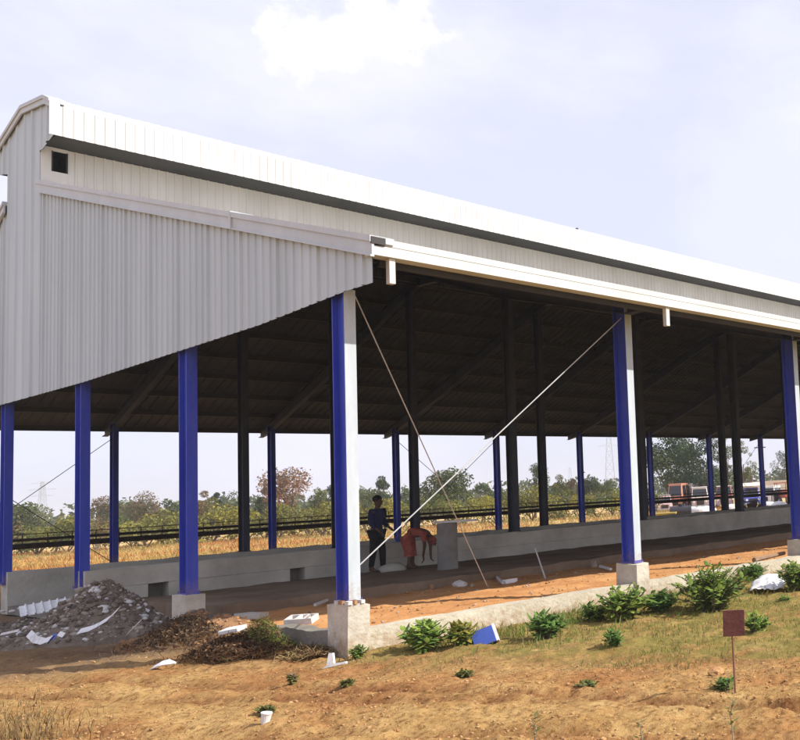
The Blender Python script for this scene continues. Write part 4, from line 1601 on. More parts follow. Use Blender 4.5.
o.location = (p.x, p.y, ground_z(p.x, p.y))
tag(o, 'pale flat rock on the dirt left of the sign rod', 'rock')
# brick bits on plinth top
rngb = random.Random(3)
for j, (px, wd) in enumerate(((331, 5), (338, 4), (345, 4), (352, 3), (359, 4))):
    p = on(px, 602.5 + 0.3 * (j % 2), 1, -0.05)
    k = (p - CAM).dot(_fw) / F_PX
    o = bm_obj('brick_bit', rough_box(-wd * k / 2, wd * k / 2, -0.06, 0.06, 0, 0.045, 0.04, 0.008, j * 2.0), M['stone_red'] if j % 2 else M['scrap_dull'])
    o.location = (min(0.13, max(-0.04, p.x)), -0.075 if j > 1 else 0.0 + 0.18 * (j == 0) + 0.1 * (j == 1), 0.575)
    o.rotation_euler = (0, 0, rngb.uniform(-0.5, 0.5))
    tag(o, ('pale brick bit at the left corner of the nearest plinth top', 'reddish brick bit second from left on the nearest plinth top',
            'pale brick bit in the middle of the nearest plinth top', 'reddish brick bit right of the middle on the nearest plinth top',
            'pale brick bit at the right corner of the nearest plinth top')[j], 'brick', 'brick bits on the nearest plinth')

# concrete drum with a white board on it
p = gz(448, 569, 0.30)
dr = empty('concrete_drum', (p.x, p.y, 0.30), 0, label='grey concrete cylinder standing on the slab in front of the trough wall', cat='drum')
m = MB()
for a, b, r0, r1 in ((0, 1.0, 0.215, 0.215), (1.0, 1.03, 0.215, 0.205)):
    m.tube((0, 0, a), (0, 0, b), r0, r1, 56)
m.build('shell', M['drum'], dr, smooth=False)
MB().tube((0, 0, -0.0), (0, 0, 0.05), 0.225, 0.218, 40).build('foot_ring', M['drum'], dr)
o = MB().box(-0.26, 0.66, -0.11, 0.11, 0, 0.05).build('white_plank', M['scrap_white'], bevel=0.006)
o.location = (p.x, p.y, 1.335)
o.rotation_euler = (0, 0, VIEWZ + 0.05)
tag(o, 'white plank lying across the top of the concrete drum', 'plank')
p = on(401, 543, 1, 9.8)
tb = empty('plastic_tub', (p.x, 9.8, 0.92), 0, label='blue plastic tub on the trough wall between the two workers', cat='tub')
m = MB()
m.tube((0, 0, 0), (0, 0, 0.10), 0.11, 0.14, 16)
m.tube((0, 0, 0.10), (0, 0, 0.12), 0.155, 0.155, 16)
m.build('bowl', M['scrap_blue'], tb)
# cement bags / sand heap by workers
p = gz(393, 571, 0.30)
o = MB().ball((0, 0, 0.05), 0.26, (1.2, 0.8, 0.55), 12, jit=0.08).build('mortar_heap', M['concrete'], smooth=True)
o.location = p
tag(o, 'small grey heap of mortar on the slab between the two workers', 'mortar heap')


# ------------------------------------------------------------------ people
def skin_mesh(joints, edges, name, mt, parent, sub=2, root=None):
    me = bpy.data.meshes.new(name + '_cage')
    names = list(joints)
    me.from_pydata([joints[n][0] for n in names], [], [])
    me.edges.add(len(edges))
    idx = {n: i for i, n in enumerate(names)}
    for e, (a, b) in zip(me.edges, edges): e.vertices = (idx[a], idx[b])
    me.update()
    o = bpy.data.objects.new(name, me)
    COL.objects.link(o)
    o.modifiers.new('skin', 'SKIN')
    if not me.skin_vertices:
        with bpy.context.temp_override(object=o, active_object=o):
            bpy.ops.mesh.customdata_skin_add()
    for n in names:
        r = joints[n][1]
        sv = me.skin_vertices[0].data[idx[n]]
        sv.radius = r if isinstance(r, tuple) else (r, r)
        sv.use_root = (n == root)
    o.modifiers.new('sub', 'SUBSURF').levels = sub
    dg = bpy.context.evaluated_depsgraph_get()
    me2 = bpy.data.meshes.new_from_object(o.evaluated_get(dg))
    o.modifiers.clear()
    o.data = me2
    me2.materials.clear()
    me2.materials.append(mt)
    me2.polygons.foreach_set('use_smooth', [True] * len(me2.polygons))
    if parent: o.parent = parent
    return o


M['skin'] = mat('brown_skin', (0.085, 0.045, 0.028), 0.6, (0.11, 0.06, 0.038), 8)
M['hair'] = mat('black_hair', (0.008, 0.007, 0.007), 0.6)
M['navy'] = mat('navy_cloth', (0.012, 0.016, 0.06), 0.9, (0.02, 0.026, 0.085), 6)
M['black_cloth'] = mat('black_cloth', (0.008, 0.008, 0.011), 0.9, (0.014, 0.014, 0.018), 6)
M['red_cloth'] = mat('faded_red_cloth', (0.26, 0.055, 0.04), 0.9, (0.42, 0.12, 0.085), 7, 0.3, 12)
M['pink_cloth'] = mat('pale_pink_cloth', (0.38, 0.17, 0.15), 0.9, (0.48, 0.25, 0.21), 7)


def head_parts(parent, c, fwd, up, r=0.105):
    """nose, ears, eyes placed on a head centred at c"""
    fwd, up = Vector(fwd).normalized(), Vector(up).normalized()
    side = up.cross(fwd).normalized()
    c = Vector(c)
    m = MB()
    m.ball(c + fwd * r * 0.95 - up * 0.012, 0.018, (1, 1, 1.3), 8)
    for s in (-1, 1):
        m.ball(c + side * s * r * 0.86, 0.024, (0.8, 0.8, 1.2), 8)
    m.ball(c + fwd * r * 0.86 - up * 0.055, 0.02, (1, 1.3, 0.5), 8)
    e = MB()
    for s in (-1, 1):
        e.ball(c + fwd * r * 0.84 + side * s * 0.034 + up * 0.02, 0.011, (1, 1, 1), 8)
    return m, e, side


def hand(J, E, tag_, wrist, dirv, side, curl=0.3):
    """palm with four fingers and a thumb; adds to a joint dict"""
    w = Vector(wrist)
    d = Vector(dirv).normalized()
    s = Vector(side).normalized()
    n = d.cross(s)
    palm = w + d * 0.05
    J[tag_ + 'palm'] = (palm, (0.032, 0.020))
    E.append((tag_ + 'wrist', tag_ + 'palm'))
    for i, (off, ln) in enumerate(((-0.030, 0.062), (-0.010, 0.072), (0.010, 0.068), (0.030, 0.052))):
        b = palm + d * 0.045 + s * off
        k = b + d * ln * 0.5 - n * curl * 0.02
        t = k + d * ln * 0.5 - n * curl * 0.05
        for nm, pt, r in (('a', b, 0.0095), ('b', k, 0.0085), ('c', t, 0.007)):
            J[f'{tag_}f{i}{nm}'] = (pt, r)
        E += [(tag_ + 'palm', f'{tag_}f{i}a'), (f'{tag_}f{i}a', f'{tag_}f{i}b'), (f'{tag_}f{i}b', f'{tag_}f{i}c')]
    b = palm - s * 0.036 + d * 0.0
    t = b - s * 0.022 + d * 0.04
    J[tag_ + 'ta'] = (b, 0.011)
    J[tag_ + 'tb'] = (t, 0.008)
    E += [(tag_ + 'palm', tag_ + 'ta'), (tag_ + 'ta', tag_ + 'tb')]


# standing worker: local +x is the way he faces
p = gz(377.5, 572, 0.30)
w1 = empty('person', (p.x, p.y, 0.30), VIEWZ - 0.15, label='person standing in dark navy shirt and black trousers in front of the trough wall', cat='person')
J = {'pelvis': ((0, 0, 0.92), (0.125, 0.10)), 'belly': ((0.0, 0, 1.08), (0.115, 0.092)), 'chest': ((0.015, 0, 1.28), (0.135, 0.10)), 'neckb': ((0.02, 0, 1.43), (0.075, 0.065)),
     'neck': ((0.035, 0, 1.49), 0.052), 'head0': ((0.05, 0, 1.55), (0.078, 0.085)), 'head1': ((0.055, 0, 1.63), (0.088, 0.10)), 'head2': ((0.045, 0, 1.70), (0.062, 0.07))}
E_ = [('pelvis', 'belly'), ('belly', 'chest'), ('chest', 'neckb'), ('neckb', 'neck'), ('neck', 'head0'), ('head0', 'head1'), ('head1', 'head2')]
for s, nm in ((-1, 'R'), (1, 'L')):
    st = 0.05 * s
    J[nm + 'hip'] = ((0, 0.085 * s, 0.88), 0.088)
    J[nm + 'knee'] = ((0.02 + st, 0.095 * s, 0.48), 0.058)
    J[nm + 'ankle'] = ((-0.01 + st * 1.6, 0.10 * s, 0.09), 0.040)
    J[nm + 'heel'] = ((-0.04 + st * 1.6, 0.10 * s, 0.035), 0.035)
    J[nm + 'toe'] = ((0.14 + st * 1.6, 0.115 * s, 0.028), 0.028)
    E_ += [('pelvis', nm + 'hip'), (nm + 'hip', nm + 'knee'), (nm + 'knee', nm + 'ankle'), (nm + 'ankle', nm + 'heel'), (nm + 'ankle', nm + 'toe')]
    J[nm + 'sh'] = ((0.01, 0.185 * s, 1.39), 0.058)
    J[nm + 'elb'] = ((0.01, 0.235 * s, 1.12), 0.043)
    J[nm + 'wrist'] = ((0.20, 0.20 * s, 0.96 + 0.02 * s), 0.028)
    E_ += [('chest', nm + 'sh'), (nm + 'sh', nm + 'elb'), (nm + 'elb', nm + 'wrist')]
    hand(J, E_, nm, J[nm + 'wrist'][0], (0.8, -0.1 * s, -0.6), (0, 1, 0) if s < 0 else (0, -1, 0), 0.8)
skin_mesh(J, E_, 'body', M['skin'], w1, 2, 'pelvis')


def sub(J, names, grow, over=None):
    out = {}
    for n in names:
        c, r = J[n]
        r = r if isinstance(r, tuple) else (r, r)
        out[n] = (c, (r[0] + grow, r[1] + grow))
    return out


sh = sub(J, ['pelvis', 'belly', 'chest', 'neckb', 'Rsh', 'Lsh', 'Relb', 'Lelb'], 0.02)
sh['hem'] = ((0, 0, 0.82), (0.135, 0.115))
for nm in 'RL':
    a, b = Vector(J[nm + 'elb'][0]), Vector(J[nm + 'wrist'][0])
    sh[nm + 'cuff'] = (a.lerp(b, 0.75), 0.045)
skin_mesh(sh, [('hem', 'pelvis'), ('pelvis', 'belly'), ('belly', 'chest'), ('chest', 'neckb'), ('chest', 'Rsh'), ('chest', 'Lsh'), ('Rsh', 'Relb'), ('Lsh', 'Lelb'), ('Relb', 'Rcuff'), ('Lelb', 'Lcuff')],
          'shirt', M['navy'], w1, 2, 'pelvis')
tr_ = sub(J, ['pelvis', 'Rhip', 'Lhip', 'Rknee', 'Lknee', 'Rankle', 'Lankle'], 0.02)
skin_mesh(tr_, [('pelvis', 'Rhip'), ('pelvis', 'Lhip'), ('Rhip', 'Rknee'), ('Lhip', 'Lknee'), ('Rknee', 'Rankle'), ('Lknee', 'Lankle')], 'trousers', M['black_cloth'], w1, 2, 'pelvis')
hm, em, _ = head_parts(w1, (0.055, 0, 1.62), (1, 0, -0.15), (0.15, 0, 1))
hm.build('face', M['skin'], w1, smooth=True)
em.build('eyes', M['hair'], w1, smooth=True)
MB().ball((0.028, 0, 1.67), 0.105, (1.0, 0.92, 0.88), 14).build('hair', M['hair'], w1, smooth=True)

# bending worker
p = gz(413, 569, 0.30)
w2 = empty('person', (p.x, p.y, 0.30), VIEWZ + 0.1, label='person bending forward in faded red clothes beside the concrete drum', cat='person')
J = {'pelvis': ((-0.10, 0, 0.80), (0.12, 0.12)), 'belly': ((0.05, 0, 0.88), (0.105, 0.105)), 'chest': ((0.24, 0, 0.86), (0.115, 0.125)), 'neckb': ((0.36, 0, 0.78), 0.06),
     'neck': ((0.40, 0, 0.73), 0.048), 'head0': ((0.44, 0, 0.68), (0.08, 0.08)), 'head1': ((0.47, 0, 0.61), (0.092, 0.085)), 'head2': ((0.48, 0, 0.55), 0.06)}
E_ = [('pelvis', 'belly'), ('belly', 'chest'), ('chest', 'neckb'), ('neckb', 'neck'), ('neck', 'head0'), ('head0', 'head1'), ('head1', 'head2')]
for s, nm in ((-1, 'R'), (1, 'L')):
    J[nm + 'hip'] = ((-0.10, 0.085 * s, 0.75), 0.085)
    J[nm + 'knee'] = ((-0.02, 0.10 * s, 0.43), 0.056)
    J[nm + 'ankle'] = ((-0.06, 0.11 * s, 0.08), 0.038)
    J[nm + 'heel'] = ((-0.09, 0.11 * s, 0.03), 0.03)
    J[nm + 'toe'] = ((0.09, 0.12 * s, 0.026), 0.026)
    E_ += [('pelvis', nm + 'hip'), (nm + 'hip', nm + 'knee'), (nm + 'knee', nm + 'ankle'), (nm + 'ankle', nm + 'heel'), (nm + 'ankle', nm + 'toe')]
    J[nm + 'sh'] = ((0.30, 0.16 * s, 0.80), 0.055)
    J[nm + 'elb'] = ((0.34, 0.19 * s, 0.54), 0.04)
    J[nm + 'wrist'] = ((0.32 + 0.04 * s, 0.13 * s, 0.30), 0.026)
    E_ += [('chest', nm + 'sh'), (nm + 'sh', nm + 'elb'), (nm + 'elb', nm + 'wrist')]
    hand(J, E_, nm, J[nm + 'wrist'][0], (0.1, -0.1 * s, -1), (0, 1, 0) if s < 0 else (0, -1, 0), 0.8)
skin_mesh(J, E_, 'body', M['skin'], w2, 2, 'pelvis')
sh = sub(J, ['pelvis', 'belly', 'chest', 'neckb', 'Rsh', 'Lsh'], 0.02)
for nm in 'RL':
    a, b = Vector(J[nm + 'sh'][0]), Vector(J[nm + 'elb'][0])
    sh[nm + 'cuff'] = (a.lerp(b, 0.8), 0.056)
skin_mesh(sh, [('pelvis', 'belly'), ('belly', 'chest'), ('chest', 'neckb'), ('chest', 'Rsh'), ('chest', 'Lsh'), ('Rsh', 'Rcuff'), ('Lsh', 'Lcuff')], 'blouse', M['red_cloth'], w2, 2, 'pelvis')
m = MB()     # skirt: rings from the waist to the shins with folds
rings = []
for t_, (cx, cz, rx, ry) in enumerate(((-0.02, 0.86, 0.13, 0.15), (-0.11, 0.79, 0.155, 0.17), (-0.09, 0.62, 0.15, 0.18), (-0.05, 0.42, 0.125, 0.18), (-0.04, 0.30, 0.13, 0.19))):
    rings.append([(cx + rx * math.cos(a) * (1 + 0.05 * t_ * math.cos(7 * a) / 3), ry * math.sin(a) * (1 + 0.05 * t_ * math.cos(7 * a) / 3), cz + (0.06 * math.cos(a) if t_ < 2 else 0)) for a in [2 * PI * i / 28 for i in range(28)]])
vs = [v for r in rings for v in r]
fs = [(r * 28 + i, r * 28 + (i + 1) % 28, (r + 1) * 28 + (i + 1) % 28, (r + 1) * 28 + i) for r in range(4) for i in range(28)]
m.add(vs, fs)
m.build('skirt', M['red_cloth'], w2, smooth=True)
hm, em, _ = head_parts(w2, (0.465, 0, 0.62), (0.55, 0, -0.85), (0.85, 0, 0.55))
hm.build('face', M['skin'], w2, smooth=True)
em.build('eyes', M['hair'], w2, smooth=True)
m = MB()
m.ball((0.44, 0, 0.63), 0.108, (0.95, 0.92, 0.98), 14)
m.build('head_scarf', M['red_cloth'], w2, smooth=True)

# ------------------------------------------------------------------ vehicles in the yard behind
VP = {}


def vcol(name, c, c2=None):
    if name not in VP:
        VP[name] = mat(name, c, 0.45, c2 or tuple(min(1, q * 1.15) for q in c), 2.0, spec=0.5)
    return VP[name]


def wheel(parent, x, y, r, wd=0.24):
    w = MB().tube((0, -wd / 2, 0), (0, wd / 2, 0), r, n=18).build('wheel', M['rubber'], parent)
    w.location = (x, y, r)
    MB().tube((0, -wd / 2 - 0.01, 0), (0, wd / 2 + 0.01, 0), r * 0.55, n=12).build('rim', vcol('rim_grey', (0.4, 0.4, 0.4)), w)


def place(px, dist, rz=0.0, **k):
    b = bearing(px, dist)
    return empty(k.pop('name'), (b.x, b.y, ground_z(b.x, b.y)), VIEWZ + rz, **k)


VD = 74


def ppm(d): return d / F_PX * 1.09     # metres per photo pixel off-axis



def lamps(v, x, hw, z, r=0.11):
    for sg in (-1, 1):
        MB().tube((x, sg * hw, z), (x + 0.03, sg * hw, z), r, n=12).build('headlight', vcol('lamp_glass', (0.7, 0.7, 0.66)), v)


def vehicle(px, dist, rz, name, label, cat, L, W, H, hood, paint, roofp=None, belt=0.55, wr=0.33, lower=None):
    """a vehicle nosing towards the shed: body, cabin, windscreen, windows, lamps, bumper, wheels; +x is its nose"""
    dist *= 1.1
    v = place(px, dist, rz - PI / 2, name=name, label=label, cat=cat)
    h, z0, zb = W / 2, wr * 0.9, H * belt
    m = MB()
    m.hexa([(-L / 2, -h, z0), (L / 2, -h * 0.95, z0), (L / 2, h * 0.95, z0), (-L / 2, h, z0),
            (-L / 2, -h * 0.97, zb), (L / 2, -h * 0.9, zb * (0.9 if hood else 1)), (L / 2, h * 0.9, zb * (0.9 if hood else 1)), (-L / 2, h * 0.97, zb)])
    m.build('body', lower or paint, v, bevel=0.05)
    xf = L / 2 - hood
    sl = 0.45 if hood else 0.18
    c = MB().hexa([(-L / 2 + 0.03, -h * 0.95, zb + 0.003), (xf, -h * 0.93, zb + 0.003), (xf, h * 0.93, zb + 0.003), (-L / 2 + 0.03, h * 0.95, zb + 0.003),
                   (-L / 2 + 0.12, -h * 0.84, H - 0.1), (xf - sl, -h * 0.82, H - 0.1), (xf - sl, h * 0.82, H - 0.1), (-L / 2 + 0.12, h * 0.84, H - 0.1)])
    c.build('cabin', paint, v, bevel=0.04)
    MB().box(-L / 2 + 0.08, xf - sl + 0.08, -h * 0.86, h * 0.86, H - 0.098, H).build('roof', roofp or paint, v, bevel=0.03)
    g_ = lambda t: (xf - sl * t + 0.012)
    zt, zbm = H - 0.22, zb + 0.12
    t0, t1 = (zbm - zb) / (H - 0.1 - zb), (zt - zb) / (H - 0.1 - zb)
    MB().hexa([(g_(t0) - 0.01, -h * 0.82, zbm), (g_(t0) + 0.004, -h * 0.82, zbm), (g_(t0) + 0.004, h * 0.82, zbm), (g_(t0) - 0.01, h * 0.82, zbm),
               (g_(t1) - 0.01, -h * 0.74, zt), (g_(t1) + 0.004, -h * 0.74, zt), (g_(t1) + 0.004, h * 0.74, zt), (g_(t1) - 0.01, h * 0.74, zt)]).build('windscreen', M['glass_dark'], v)
    nw = max(2, int((L - hood) / 1.0))
    for sg in (-1, 1):
        for i in range(nw):
            x0 = -L / 2 + 0.2 + (xf - sl * 0.6 + L / 2 - 0.3) * i / nw
            x1 = x0 + (xf - sl * 0.6 + L / 2 - 0.3) / nw - 0.12
            y0, y1 = sg * (h * 0.945), sg * (h * 0.86)
            MB().hexa([(x0, y0 - 0.006, zbm), (x1, y0 - 0.006, zbm), (x1, y0 + 0.006, zbm), (x0, y0 + 0.006, zbm),
                       (x0, y1 - 0.006, zt), (x1, y1 - 0.006, zt), (x1, y1 + 0.006, zt), (x0, y1 + 0.006, zt)]).build('window', M['glass_dark'], v)
    lamps(v, L / 2, h * 0.68, z0 + (zb - z0) * 0.55)
    MB().box(L / 2 + 0.003, L / 2 + 0.03, -h * 0.42, h * 0.42, z0 + 0.12, zb * 0.78).build('grille', M['rail'], v)
    MB().box(L / 2 + 0.003, L / 2 + 0.11, -h * 0.93, h * 0.93, z0 - 0.06, z0 + 0.09).build('bumper', M['galv_grey'], v)
    for x in (-L * 0.30, L * 0.30):
        for y in (-h + 0.1, h - 0.1): wheel(v, x, y, wr, 0.2)
    return v


M['galv_grey'] = mat('dull_bumper', (0.3, 0.3, 0.3), 0.5, (0.36, 0.36, 0.36), 3)
WHITE = vcol('white_paint', (0.72, 0.71, 0.68))
vehicle(663, 84, 0.25, 'car', 'pale pink car at the left end of the vehicle row', 'car', 3.9, 1.65, 1.75, 0.95, vcol('pale_pink_paint', (0.58, 0.40, 0.40)), WHITE)
v = vehicle(679, 86, -0.30, 'truck', 'tall pale orange truck with a white cargo box below the large trees', 'truck', 2.0, 1.75, 2.75, 0.0, vcol('pale_orange_paint', (0.60, 0.27, 0.17)), None, 0.5, 0.45)
MB().box(-4.4, -1.05, -0.98, 0.98, 0.85, 2.7).build('cargo_box', WHITE, v, bevel=0.03)
MB().box(-4.4, -1.05, -0.4, 0.4, 0.55, 0.848).build('chassis', M['rail'], v)
for y in (-0.75, 0.75): wheel(v, -3.3, y, 0.45, 0.25)
vehicle(699, 85, 0.18, 'minibus', 'cream minibus with a wide dark windscreen left of a blue far column', 'minibus', 4.6, 1.8, 2.25, 0.3, vcol('cream_paint', (0.62, 0.52, 0.44)), WHITE, 0.5, 0.35, vcol('pinkish_grey_paint', (0.45, 0.33, 0.32)))
vehicle(724, 84, 0.1, 'jeep', 'brownish red jeep with a white roof between the far column and the dark inner columns', 'jeep', 4.0, 1.75, 2.2, 0.9, vcol('red_paint', (0.34, 0.09, 0.07)), WHITE, 0.52, 0.36, vcol('pale_pink_paint', (0.58, 0.40, 0.40)))
v = vehicle(751, 80, 0.2, 'pickup', 'blue pick-up with a white canopy right of the dark columns', 'pick-up', 1.7, 1.6, 1.95, 0.3, vcol('blue_vehicle_paint', (0.07, 0.09, 0.40)), WHITE, 0.5, 0.32)
MB().box(-3.0, -0.9, -0.8, 0.8, 0.5, 1.1).build('bed', WHITE, v, bevel=0.03)
MB().box(-2.9, -0.95, -0.72, 0.72, 1.103, 1.95).build('load', vcol('red_load', (0.42, 0.22, 0.2)), v, bevel=0.03)
MB().hexa([(-3.1, -1.0, 2.0), (0.6, -1.0, 2.0), (0.6, 1.0, 2.0), (-3.1, 1.0, 2.0), (-3.0, -0.8, 2.32), (0.5, -0.8, 2.32), (0.5, 0.8, 2.32), (-3.0, 0.8, 2.32)]).build('canopy', WHITE, v)
for y in (-0.7, 0.7): wheel(v, -2.4, y, 0.32, 0.2)
vehicle(769, 82, -0.2, 'car', 'white car with a flat roof between the blue far column and the red tractor', 'car', 3.8, 1.65, 1.85, 0.9, WHITE, WHITE)

# red tractor
v = place(783.5, 80, -PI / 2 + 0.3, name='tractor', label='red tractor partly behind the right blue column', cat='tractor')
MB().box(-0.4, 1.5, -0.35, 0.35, 0.75, 1.45).build('bonnet', vcol('red_paint', (0.34, 0.09, 0.07)), v, bevel=0.06)
MB().box(-1.2, -0.4, -0.45, 0.45, 0.7, 1.0).build('seat_platform', vcol('red_paint', (0.34, 0.09, 0.07)), v)
MB().box(-1.2, -0.75, -0.25, 0.25, 1.01, 1.45).build('seat', M['rubber'], v)
MB().tube((1.0, 0.2, 1.4), (1.0, 0.2, 2.1), 0.05).build('exhaust', M['rail'], v)
MB().box(-1.3, -0.3, -0.6, 0.6, 2.0, 2.08).build('canopy', vcol('red_paint', (0.34, 0.09, 0.07)), v)
for x in (-1.2, -0.4):
    for y in (-0.5, 0.5):
        MB().tube((x, y, 1.0), (x, y, 2.0), 0.025, n=6).build('canopy_post', M['rail'], v)
for y in (-0.65, 0.65):
    wheel(v, -0.8, y, 0.68, 0.35)
    wheel(v, 1.1, y, 0.4, 0.22)

# motorcycle
v = place(751, 62, 0.0, name='motorcycle', label='dark motorcycle parked in front of the blue pick-up', cat='motorcycle')
for x in (-0.62, 0.62):
    w = MB().tube((0, -0.05, 0), (0, 0.05, 0), 0.30, n=18).build('wheel', M['rubber'], v)
    w.location = (x, 0, 0.30)
MB().hexa([(-0.3, -0.12, 0.35), (0.3, -0.12, 0.35), (0.3, 0.12, 0.35), (-0.3, 0.12, 0.35), (-0.35, -0.1, 0.7), (0.4, -0.1, 0.8), (0.4, 0.1, 0.8), (-0.35, 0.1, 0.7)]).build('engine', M['rail'], v, bevel=0.02)
MB().ball((0.2, 0, 0.86), 0.17, (1.4, 0.7, 0.7), 10).build('tank', M['dark_steel'], v, smooth=True)
MB().box(-0.75, 0.0, -0.12, 0.12, 0.78, 0.86).build('saddle', M['rubber'], v, bevel=0.02)
m = MB().tube((0.62, 0, 0.3), (0.42, 0, 1.0), 0.03)
m.tube((0.42, -0.33, 1.03), (0.42, 0.33, 1.03), 0.02)
m.build('handlebar', M['rail'], v)

# yard clutter
for (px, d, lb, col_, sz) in ((661, 60, 'yellow crate on the ground in front of the pale pink car', (0.45, 0.36, 0.08), (0.9, 0.6, 0.4)),
                              (680, 61, 'black tank on the ground in front of the orange truck', (0.03, 0.025, 0.03), (1.2, 0.8, 0.75))):
    v = place(px, d, 0.1, name='crate' if 'crate' in lb else 'tank', label=lb, cat='crate' if 'crate' in lb else 'tank')
    if 'crate' in lb:
        MB().box(-sz[0], sz[0], -sz[1], sz[1], 0, sz[2]).build('box', vcol('yellow_crate', col_), v, bevel=0.04)
        MB().box(-sz[0] - 0.03, sz[0] + 0.03, -sz[1] - 0.03, sz[1] + 0.03, sz[2] + 0.002, sz[2] + 0.08).build('rim', vcol('yellow_crate', col_), v)
    else:
        MB().tube((-0.7, 0, 0.42), (0.7, 0, 0.42), 0.42, n=20).build('shell', vcol('black_tank', col_), v)
        MB().tube((0, 0, 0.84), (0, 0, 0.98), 0.16, n=12).build('cap', vcol('black_tank', col_), v)
for i, (px, d, lb) in enumerate(((690, 64, 'leftmost white sack below the cream minibus'), (699, 63, 'middle white sack below the cream minibus'), (706, 64, 'rightmost white sack, against the blue far column'),
                                 (731, 65, 'white sack between the two dark inner columns'), (768, 66, 'white sack in front of the white car'), (778, 65, 'white sack left of the red tractor'))):
    b = bearing(px, d)
    o = MB().ball((0, 0, 0.3), 0.62, (1.1, 0.7, 0.62), 12, jit=0.07).build('sack', M['scrap_white'], smooth=True)
    o.location = (b.x, b.y, ground_z(b.x, b.y))
    o.rotation_euler = (0, 0, VIEWZ)
    tag(o, lb, 'sack', 'white sacks on the yard behind the shed')

# ------------------------------------------------------------------ distant hill field, building, towers
bm = bmesh.new()
g = []
for a in range(50):
    row = []
    for b in range(20):
        px, d = 735 + a * 9, 190 + b * 14
        q = bearing(px, d)
        e = min(1, max(0, (px - 740) / 26.0)) * math.sin(PI * min(1, b / 13.0) / 2) * (1 if b < 14 else max(0, 1 - (b - 13) / 6))
        row.append(bm.verts.new((q.x, q.y, -0.5 + e * (6.5 + 0.6 * fbm(q.x * 0.03, q.y * 0.03)))))
    g.append(row)
for a in range(49):
    for b in range(19):
        bm.faces.new((g[a][b], g[a + 1][b], g[a + 1][b + 1], g[a][b + 1]))
M['hill'] = mat('dry_hill_field', (0.34, 0.25, 0.13), 1.0, (0.50, 0.38, 0.22), 0.06, detail=8, spec=0.05)
o = bm_obj('hill', bm, M['hill'], smooth=True)
tag(o, 'low tan hill field rising beyond the vehicles at the right', 'hill', kind='structure')
v = place(783, 120, 0.0, name='yard_wall', label='low pale boundary wall beyond the white car and tractor at the right', cat='wall')
MB().box(-4.0, 6.0, -0.15, 0.15, 0, 2.3).build('wall', vcol('pale_wall', (0.62, 0.55, 0.46)), v)
MB().box(-4.05, 6.05, -0.2, 0.2, 2.303, 2.4).build('coping', vcol('pale_wall_cap', (0.7, 0.65, 0.58)), v)
v = place(762, 110, 0, name='utility_pole', label='white upright pole between the hill field and the blue far column', cat='pole')
MB().tube((0, 0, -0.2), (0, 0, height_at(762, 446, 110)), 0.16, 0.10, 10).build('shaft', vcol('pole_white', (0.62, 0.6, 0.55)), v)
MB().box(-0.7, 0.7, -0.05, 0.05, height_at(762, 449, 110), height_at(762, 449, 110) + 0.12).build('crossarm', M['rail'], v)
M['galv'] = mat('galvanised_lattice', (0.36, 0.37, 0.38), 0.6, (0.42, 0.43, 0.44), 3)


def pylon(px, ytop, dist, label, wide, arms=True):
    t = place(px, dist, 0.3, name='lattice_tower', label=label, cat='lattice tower')
    H = height_at(px, ytop, dist)
    m = MB()
    r = 0.0004 * dist * 0.36
    w = lambda z: wide * (1 - 0.8 * z / H) / 2
    nseg = 9
    for s in range(nseg):
        z0, z1 = H * s / nseg, H * (s + 1) / nseg
        a, b = w(z0), w(z1)
        c0 = [(-a, -a, z0), (a, -a, z0), (a, a, z0), (-a, a, z0)]
        c1 = [(-b, -b, z1), (b, -b, z1), (b, b, z1), (-b, b, z1)]
        for i in range(4):
            m.tube(c0[i], c1[i], r, n=4, caps=False)
            m.tube(c0[i], c1[(i + 1) % 4], r * 0.6, n=4, caps=False)
            m.tube(c0[(i + 1) % 4], c1[i], r * 0.6, n=4, caps=False)
            m.tube(c1[i], c1[(i + 1) % 4], r * 0.6, n=4, caps=False)
    m.build('mast', M['galv'], t)
    if arms:
        for f_, L in ((0.97, 0.9), (0.85, 1.15), (0.73, 0.9)):
            a = MB()
            z = H * f_
            for sgn in (-1, 1):
                a.tube((0, 0, z), (sgn * wide * L, 0, z), r * 0.8, n=4)
                a.tube((0, 0, z + H * 0.035), (sgn * wide * L, 0, z), r * 0.7, n=4)
            a.build('crossarm', M['galv'], t)


pylon(611, 424, 170, 'tall grey lattice pylon with crossarms left of the second blue column', 2.2)
pylon(42, 482, 420, 'faint distant lattice pylon above the field between the leftmost columns', 3.6)
pylon(571, 467, 300, 'small distant lattice mast between two blue far columns', 2.4, False)

# ------------------------------------------------------------------ air
hm_ = bpy.data.materials.new('thin_haze')
hm_.use_nodes = True
hn = hm_.node_tree
for q in list(hn.nodes):
    if q.type == 'BSDF_PRINCIPLED': hn.nodes.remove(q)
pv = hn.nodes.new('ShaderNodeVolumePrincipled')
pv.inputs['Color'].default_value = (0.95, 0.94, 0.92, 1)
pv.inputs['Density'].default_value = 0.00065
hn.links.new(pv.outputs['Volume'], hn.nodes['Material Output'].inputs['Volume'])
o = MB().box(-6500, 6500, -6500, 6500, -2.5, 40).build('haze', hm_)
tag(o, 'thin pale haze in the air over the fields', 'haze', kind='stuff')

